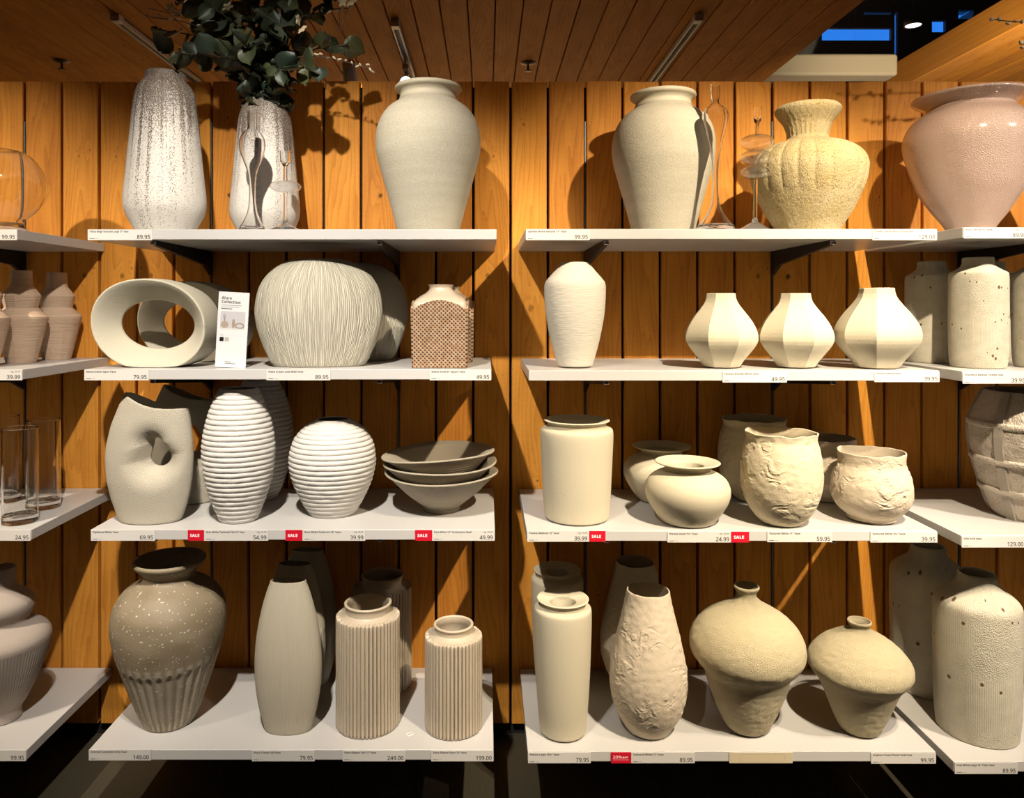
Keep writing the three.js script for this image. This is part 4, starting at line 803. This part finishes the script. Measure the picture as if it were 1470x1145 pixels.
// ---- flowering branch rising from a slim vase beyond the pink urn
{
  const z = 1.98, x0 = 1.72, t = thing('slim_branch_vase', 'slim dark vase standing beyond the pink glazed urn', 'vase', [x0, S[0] + 0.0004, -2.1]);
  part('body', revolve(vessel([[0.04, 0], [0.05, 0.03], [0.045, 0.15], [0.02, 0.22], [0.022, 0.25]], { wall: 0.004 }), { seg: 40 }), std(lin(0.1, 0.09, 0.08), 0.5), t);
  const b = thing('blossom_branch', 'thin blossoming branch reaching in above the pink glazed urn', 'branch', [x0, S[0] + 0.25, -2.1]), bark = std(lin(0.07, 0.05, 0.03), 0.8), petal = std(lin(0.55, 0.46, 0.3), 0.7), r = rng(8);
  const tip = [X(1428, z) - x0, Hgt(28, z) - S[0] - 0.25, 0.12], tip2 = [X(1464, z) - x0, Hgt(63, z) - S[0] - 0.25, 0.12];
  for (const e of [tip, tip2]) {
    const c = new THREE.CatmullRomCurve3([new THREE.Vector3(0, -0.2, 0), new THREE.Vector3(0, 0.05, 0), new THREE.Vector3(e[0] * 0.15, e[1] * 0.9, e[2] * 0.6), new THREE.Vector3(...e)]);
    const s = part('twig', new THREE.TubeGeometry(c, 30, 0.0016, 5), bark, b);
    for (let i = 0; i < 7; i++) { const g = new THREE.SphereGeometry(0.0055, 8, 6); g.scale(1, 0.7, 1.3); const m = part('bud', g, petal, s); m.position.copy(c.getPoint(1 - 0.02 * i)).add(new THREE.Vector3((r() - 0.5) * 0.016, (r() - 0.5) * 0.016, (r() - 0.5) * 0.016)); m.rotation.set(r() * 3, r() * 3, 0); }
  }
}

// fired clay reflects about half of the light; one factor for all of it
{
  const done = new Set();
  for (const o of scene.children) if (['vase', 'urn', 'pot', 'bowl'].includes(o.userData.category)) o.traverse(m => { if (m.isMesh && !done.has(m.material)) { done.add(m.material); m.material.color.multiplyScalar(0.76); } });
}
// ---------------------------------------------------------------- lamps
const lampWhite = std(lin(0.62, 0.6, 0.57), 0.4), railBlack = std(lin(0.01, 0.01, 0.01), 0.5);
function trackRail(x, z0, z1, label) {
  const t = thing('track_rail', label, 'lighting track', [x, CEIL, -(z0 + z1) / 2], 'lighting tracks on the ceiling'), L = z1 - z0;
  part('housing', mergeGeometries([box(0.008, 0.03, L, -0.016, -0.018, 0), box(0.008, 0.03, L, 0.016, -0.018, 0), box(0.04, 0.008, L, 0, -0.006, 0)]), lampWhite, t);
  part('slot', box(0.022, 0.004, L - 0.2, 0, -0.013, 0), railBlack, t);
  for (const s of [-1, 1]) part('end_cap', rbox(0.042, 0.035, 0.05, 0.003, 0, -0.018, s * (L / 2 - 0.02)), lampWhite, t);
  return t;
}
function trackHead(x, z, y, aim, I, color, label, angle = 0.62, glow = 3, pen = 0.75) {
  const t = thing('track_lamp', label, 'track lamp', [x, y, -z], 'track lamps');
  const dir = new THREE.Vector3(aim[0] - x, aim[1] - y, -aim[2] + z).normalize();
  const q = new THREE.Quaternion().setFromUnitVectors(new THREE.Vector3(0, 0, 1), dir);
  part('stem', tube([[0, 0.02, 0], [0, CEIL - y - 0.03, 0]], 0.008, 4), lampWhite, t);
  part('adapter', rbox(0.034, 0.03, 0.11, 0.004, 0, CEIL - y - 0.053, 0), lampWhite, t);
  const hs = revolve([[0.0006, -0.11, 0], [0.032, -0.11, 1], [0.037, -0.10, 1], [0.04, 0.0, 1], [0.04, 0.035, 1], [0.036, 0.035, 1], [0.034, 0.002, 1], [0.0006, 0.0, 0]], { seg: 32 });
  hs.rotateX(Math.PI / 2); const h = part('housing', hs, lampWhite, t); h.quaternion.copy(q);
  const lens = new THREE.CircleGeometry(0.033, 32); lens.translate(0, 0, 0.006);
  const l = part('lens', lens, std(lin(0.8, 0.8, 0.8), 0.4, { emissive: lin(...color), emissiveIntensity: glow }), h);
  if (I) {
    const sp = new THREE.SpotLight(lin(...color), I, 0, angle, pen, 2);
    sp.position.copy(dir).multiplyScalar(0.05); sp.target.position.copy(dir).multiplyScalar(2);
    sp.castShadow = true; sp.shadow.radius = 1.1; sp.shadow.mapSize.set(2048, 2048); t.add(sp, sp.target);
  }
  return t;
}
const overs = ['over the stepped vases', 'over the low wide vase', 'over the conical-shouldered vase', 'over the hooped barrel vase'];
FRONT_LAMPS.forEach(([x, I, c, ax, I2], i) => {
  trackHead(x, LOW_Z, LAMP_Y, [ax, 0.3, 2.0], I2, c, `white track lamp aimed low at the bottom shelf, ${overs[i]}`, 0.4, 3, 0.8);
  trackRail(x, -0.9, 1.1, `white lighting track in front of the shelves ${overs[i]}`);
  trackHead(x, LAMP_Z, LAMP_Y, [ax, 1.2, 2.1], I, c, `white track lamp aimed at the upper shelves, ${overs[i]}`, 0.52, 3, 0.6);
});
trackRail(-1.775, 3.53, 5.6, 'white lighting track behind the partition above the speckled vase without flowers');
trackRail(-0.445, 3.6, 5.6, 'white lighting track behind the partition above the bouquet and wide-rimmed urn');
trackRail(1.016, 3.53, 5.6, 'white lighting track behind the partition above the tall glass bottle');
trackHead(-0.455, 4.2, Hgt(118.5, 4.2), [-0.35, 1.6, 1.0], 0, [1, 0.96, 0.9], 'white track lamp with its lit lens showing over the partition edge', 0.6, 2.2);
trackHead(-1.775, 4.55, CEIL - 0.12, [-1.2, 0.8, 7.6], 100, [1, 0.80, 0.56], 'white track lamp behind the partition on the track above the speckled vase', 0.9);
trackHead(1.016, 4.9, CEIL - 0.12, [0.8, 0.8, 7.8], 100, [1, 0.80, 0.56], 'white track lamp behind the partition on the track above the glass bottle', 0.9);
trackHead(X(503, 4.2), 4.2, CEIL - 0.1, [-1.0, 0.6, 7.4], 100, [1, 0.80, 0.56], 'white track lamp behind the bouquet leaves', 0.9);
// sprinkler heads
for (const [px, py, w] of [[89, 87, 'over the round clear glass vase'], [758, 90, 'between the two shelf columns']]) {
  const z = 1.394 * F / (CY - py), t = thing('sprinkler_head', `small bronze ceiling sprinkler ${w}`, 'sprinkler', [X(px, z), CEIL, -z], 'ceiling sprinklers');
  const br = std(lin(0.16, 0.11, 0.06), 0.5, { metalness: 0.6 });
  part('escutcheon', revolve([[0.0006, -0.012, 0], [0.02, -0.012, 1], [0.042, -0.004, 1], [0.042, 0, 1]], { seg: 24 }), br, t);
  part('deflector', revolve([[0.0006, -0.05, 0], [0.02, -0.05, 1], [0.02, -0.046, 1], [0.006, -0.044, 1], [0.006, -0.01, 1]], { seg: 16 }), br, t);
}
// ---------------------------------------------------------------- stairwell void and upper windows
{
  const zf = 6.55, dk = std(lin(0.22, 0.22, 0.23), 0.8);
  struct('beam_1', rbox(0.12, 0.18, 6.0, 0.006, BEAMX + 0.03, CEIL + 0.07, -5.6), std(0xffffff, 0.55, { map: rep(WOOD[3], 1, 3) }), 'pine beam along the edge of the void');
  struct('beam_2', rbox(X(1290, 4.5) - EDGE + 0.02, 0.135, 0.14, 0.02, (X(1290, 4.5) + EDGE) / 2 - 0.01, Hgt(92, 4.5), -4.57), std(lin(0.5, 0.44, 0.34), 0.6), 'beige cross beam spanning the void');
  struct('ceiling_upper', box(7.0, 0.1, 9.5, 2.4, 5.0, -4.4), dk, 'grey upper ceiling over the void');
  struct('wall_upper_left', box(0.1, 2.3, 6.8, -0.9, 3.95, -5.6), dk, 'grey wall of the upper storey');
  struct('wall_upper_front', box(6.8, 2.3, 0.1, 2.4, 3.95, -2.3), dk, 'grey upper wall nearest the shelves');
  const W = [[1180, 1280, 40, 58], [1240, 1280, 17, 20.5], [1338, 1358, 29, 46], [1376, 1398, 14, 27], [1284.5, 1289, 17, 77]];
  const x0 = -1, x1 = 5.85, y0 = 2.75, y1 = 5.0, sh = new THREE.Shape();
  sh.moveTo(x0, y0); sh.lineTo(x1, y0); sh.lineTo(x1, y1); sh.lineTo(x0, y1); sh.closePath();
  const far = [];
  for (const [a, b, t, bo] of W) { const r = [X(a, zf), X(b, zf), Hgt(bo, zf), Hgt(t, zf)]; far.push(r); const h = new THREE.Path(); h.moveTo(r[0], r[2]); h.lineTo(r[0], r[3]); h.lineTo(r[1], r[3]); h.lineTo(r[1], r[2]); h.closePath(); sh.holes.push(h); }
  const g = new THREE.ExtrudeGeometry(sh, { depth: 0.04, bevelEnabled: false }); g.translate(0, 0, -zf - 0.04);
  struct('wall_upper_back', g, dk, 'grey upper wall with windows onto a blue dusk sky');
  const glass = phys(0xffffff, 0.02, { transmission: 1, thickness: 0, ior: 1.5 });
  far.forEach((r, i) => struct(`window_${i + 1}`, box(r[1] - r[0], r[3] - r[2], 0.006, (r[0] + r[1]) / 2, (r[2] + r[3]) / 2, -zf - 0.02), glass, 'upper window pane showing blue dusk sky'));
  struct('wall_far', box(11.2, 2.9, 0.15, 0.4, 1.4, -9.1), std(lin(0.52, 0.38, 0.24), 0.8), 'plain far wall beyond the partition');
  const gy = Hgt(77, 4.5);
  for (const [a, b, w] of [[EDGE, X(1226.5, 4.57), 'standing at the board ceiling end of the beige beam'], [X(1227.5, 4.57), X(1289, 4.57), 'standing at the pine beam end of the beige beam']])
    single('glass_guard', box(b - a - 0.003, 0.9, 0.012), glass, `clear glass guard panel ${w}`, 'glass panel', [(a + b) / 2, gy + 0.45, -4.57], 'glass guard panels');
  const lz = 5.0, t = thing('pendant_lamp', 'grey pendant downlight with a bright round lens above the void', 'pendant lamp', [X(1311, lz), Hgt(37, lz), -lz]);
  part('housing', revolve([[0.045, 0.012, 0], [0.05, 0, 1], [0.056, 0.0, 1], [0.056, 0.03, 1], [0.02, 0.06, 1], [0.0006, 0.06, 1]], { seg: 32 }), dk, t);
  const d = new THREE.CircleGeometry(0.049, 32); d.rotateX(Math.PI / 2); d.translate(0, 0.004, 0);
  part('lens', d, std(lin(0.8, 0.8, 0.8), 0.4, { emissive: lin(1, 0.97, 0.93), emissiveIntensity: 4 }), t);
  part('cord', tube([[0, 0.06, 0], [0, 5.0 - Hgt(37, lz) - 0.05, 0]], 0.004, 4), dk, t);
  const sp = new THREE.SpotLight(lin(1, 0.9, 0.75), 4, 0, 0.8, 0.6, 2); sp.position.set(0, -0.01, 0); sp.target.position.set(0, -2, 0); sp.castShadow = true; t.add(sp, sp.target);
  {
    const p = new THREE.Vector3(2.25, 1.98, -2.66), dir = new THREE.Vector3(2.66, CEIL + 0.03, -4.42).sub(p).normalize();
    const t = thing('clamp_lamp', 'black clamp lamp on the back of the partition aimed up at the pine beam', 'lamp', p.toArray());
    part('arm', tube([[0, 0, 0], [0, -0.06, 0.1], [0, -0.06, 0.223]], 0.008, 8), black, t);
    const hs = revolve([[0.0006, -0.09, 0], [0.03, -0.09, 1], [0.04, 0.0, 1], [0.04, 0.03, 1], [0.036, 0.03, 1], [0.034, 0.002, 1], [0.0006, 0, 0]], { seg: 24 }); hs.rotateX(Math.PI / 2);
    const h = part('housing', hs, black, t); h.quaternion.setFromUnitVectors(new THREE.Vector3(0, 0, 1), dir);
    const l = new THREE.CircleGeometry(0.033, 24); l.translate(0, 0, 0.006); part('lens', l, std(lin(0.8, 0.8, 0.8), 0.4, { emissive: lin(1, 0.8, 0.5), emissiveIntensity: 3 }), h);
    const s = new THREE.SpotLight(lin(1, 0.8, 0.5), 14, 0, 0.6, 0.9, 2); s.position.copy(dir).multiplyScalar(0.05); s.target.position.copy(dir).multiplyScalar(2); s.castShadow = true; t.add(s, s.target);
  }
}
scene.traverse(o => { if (o.isMesh) { o.castShadow = o.receiveShadow = true; } });
renderer.render(scene, camera);
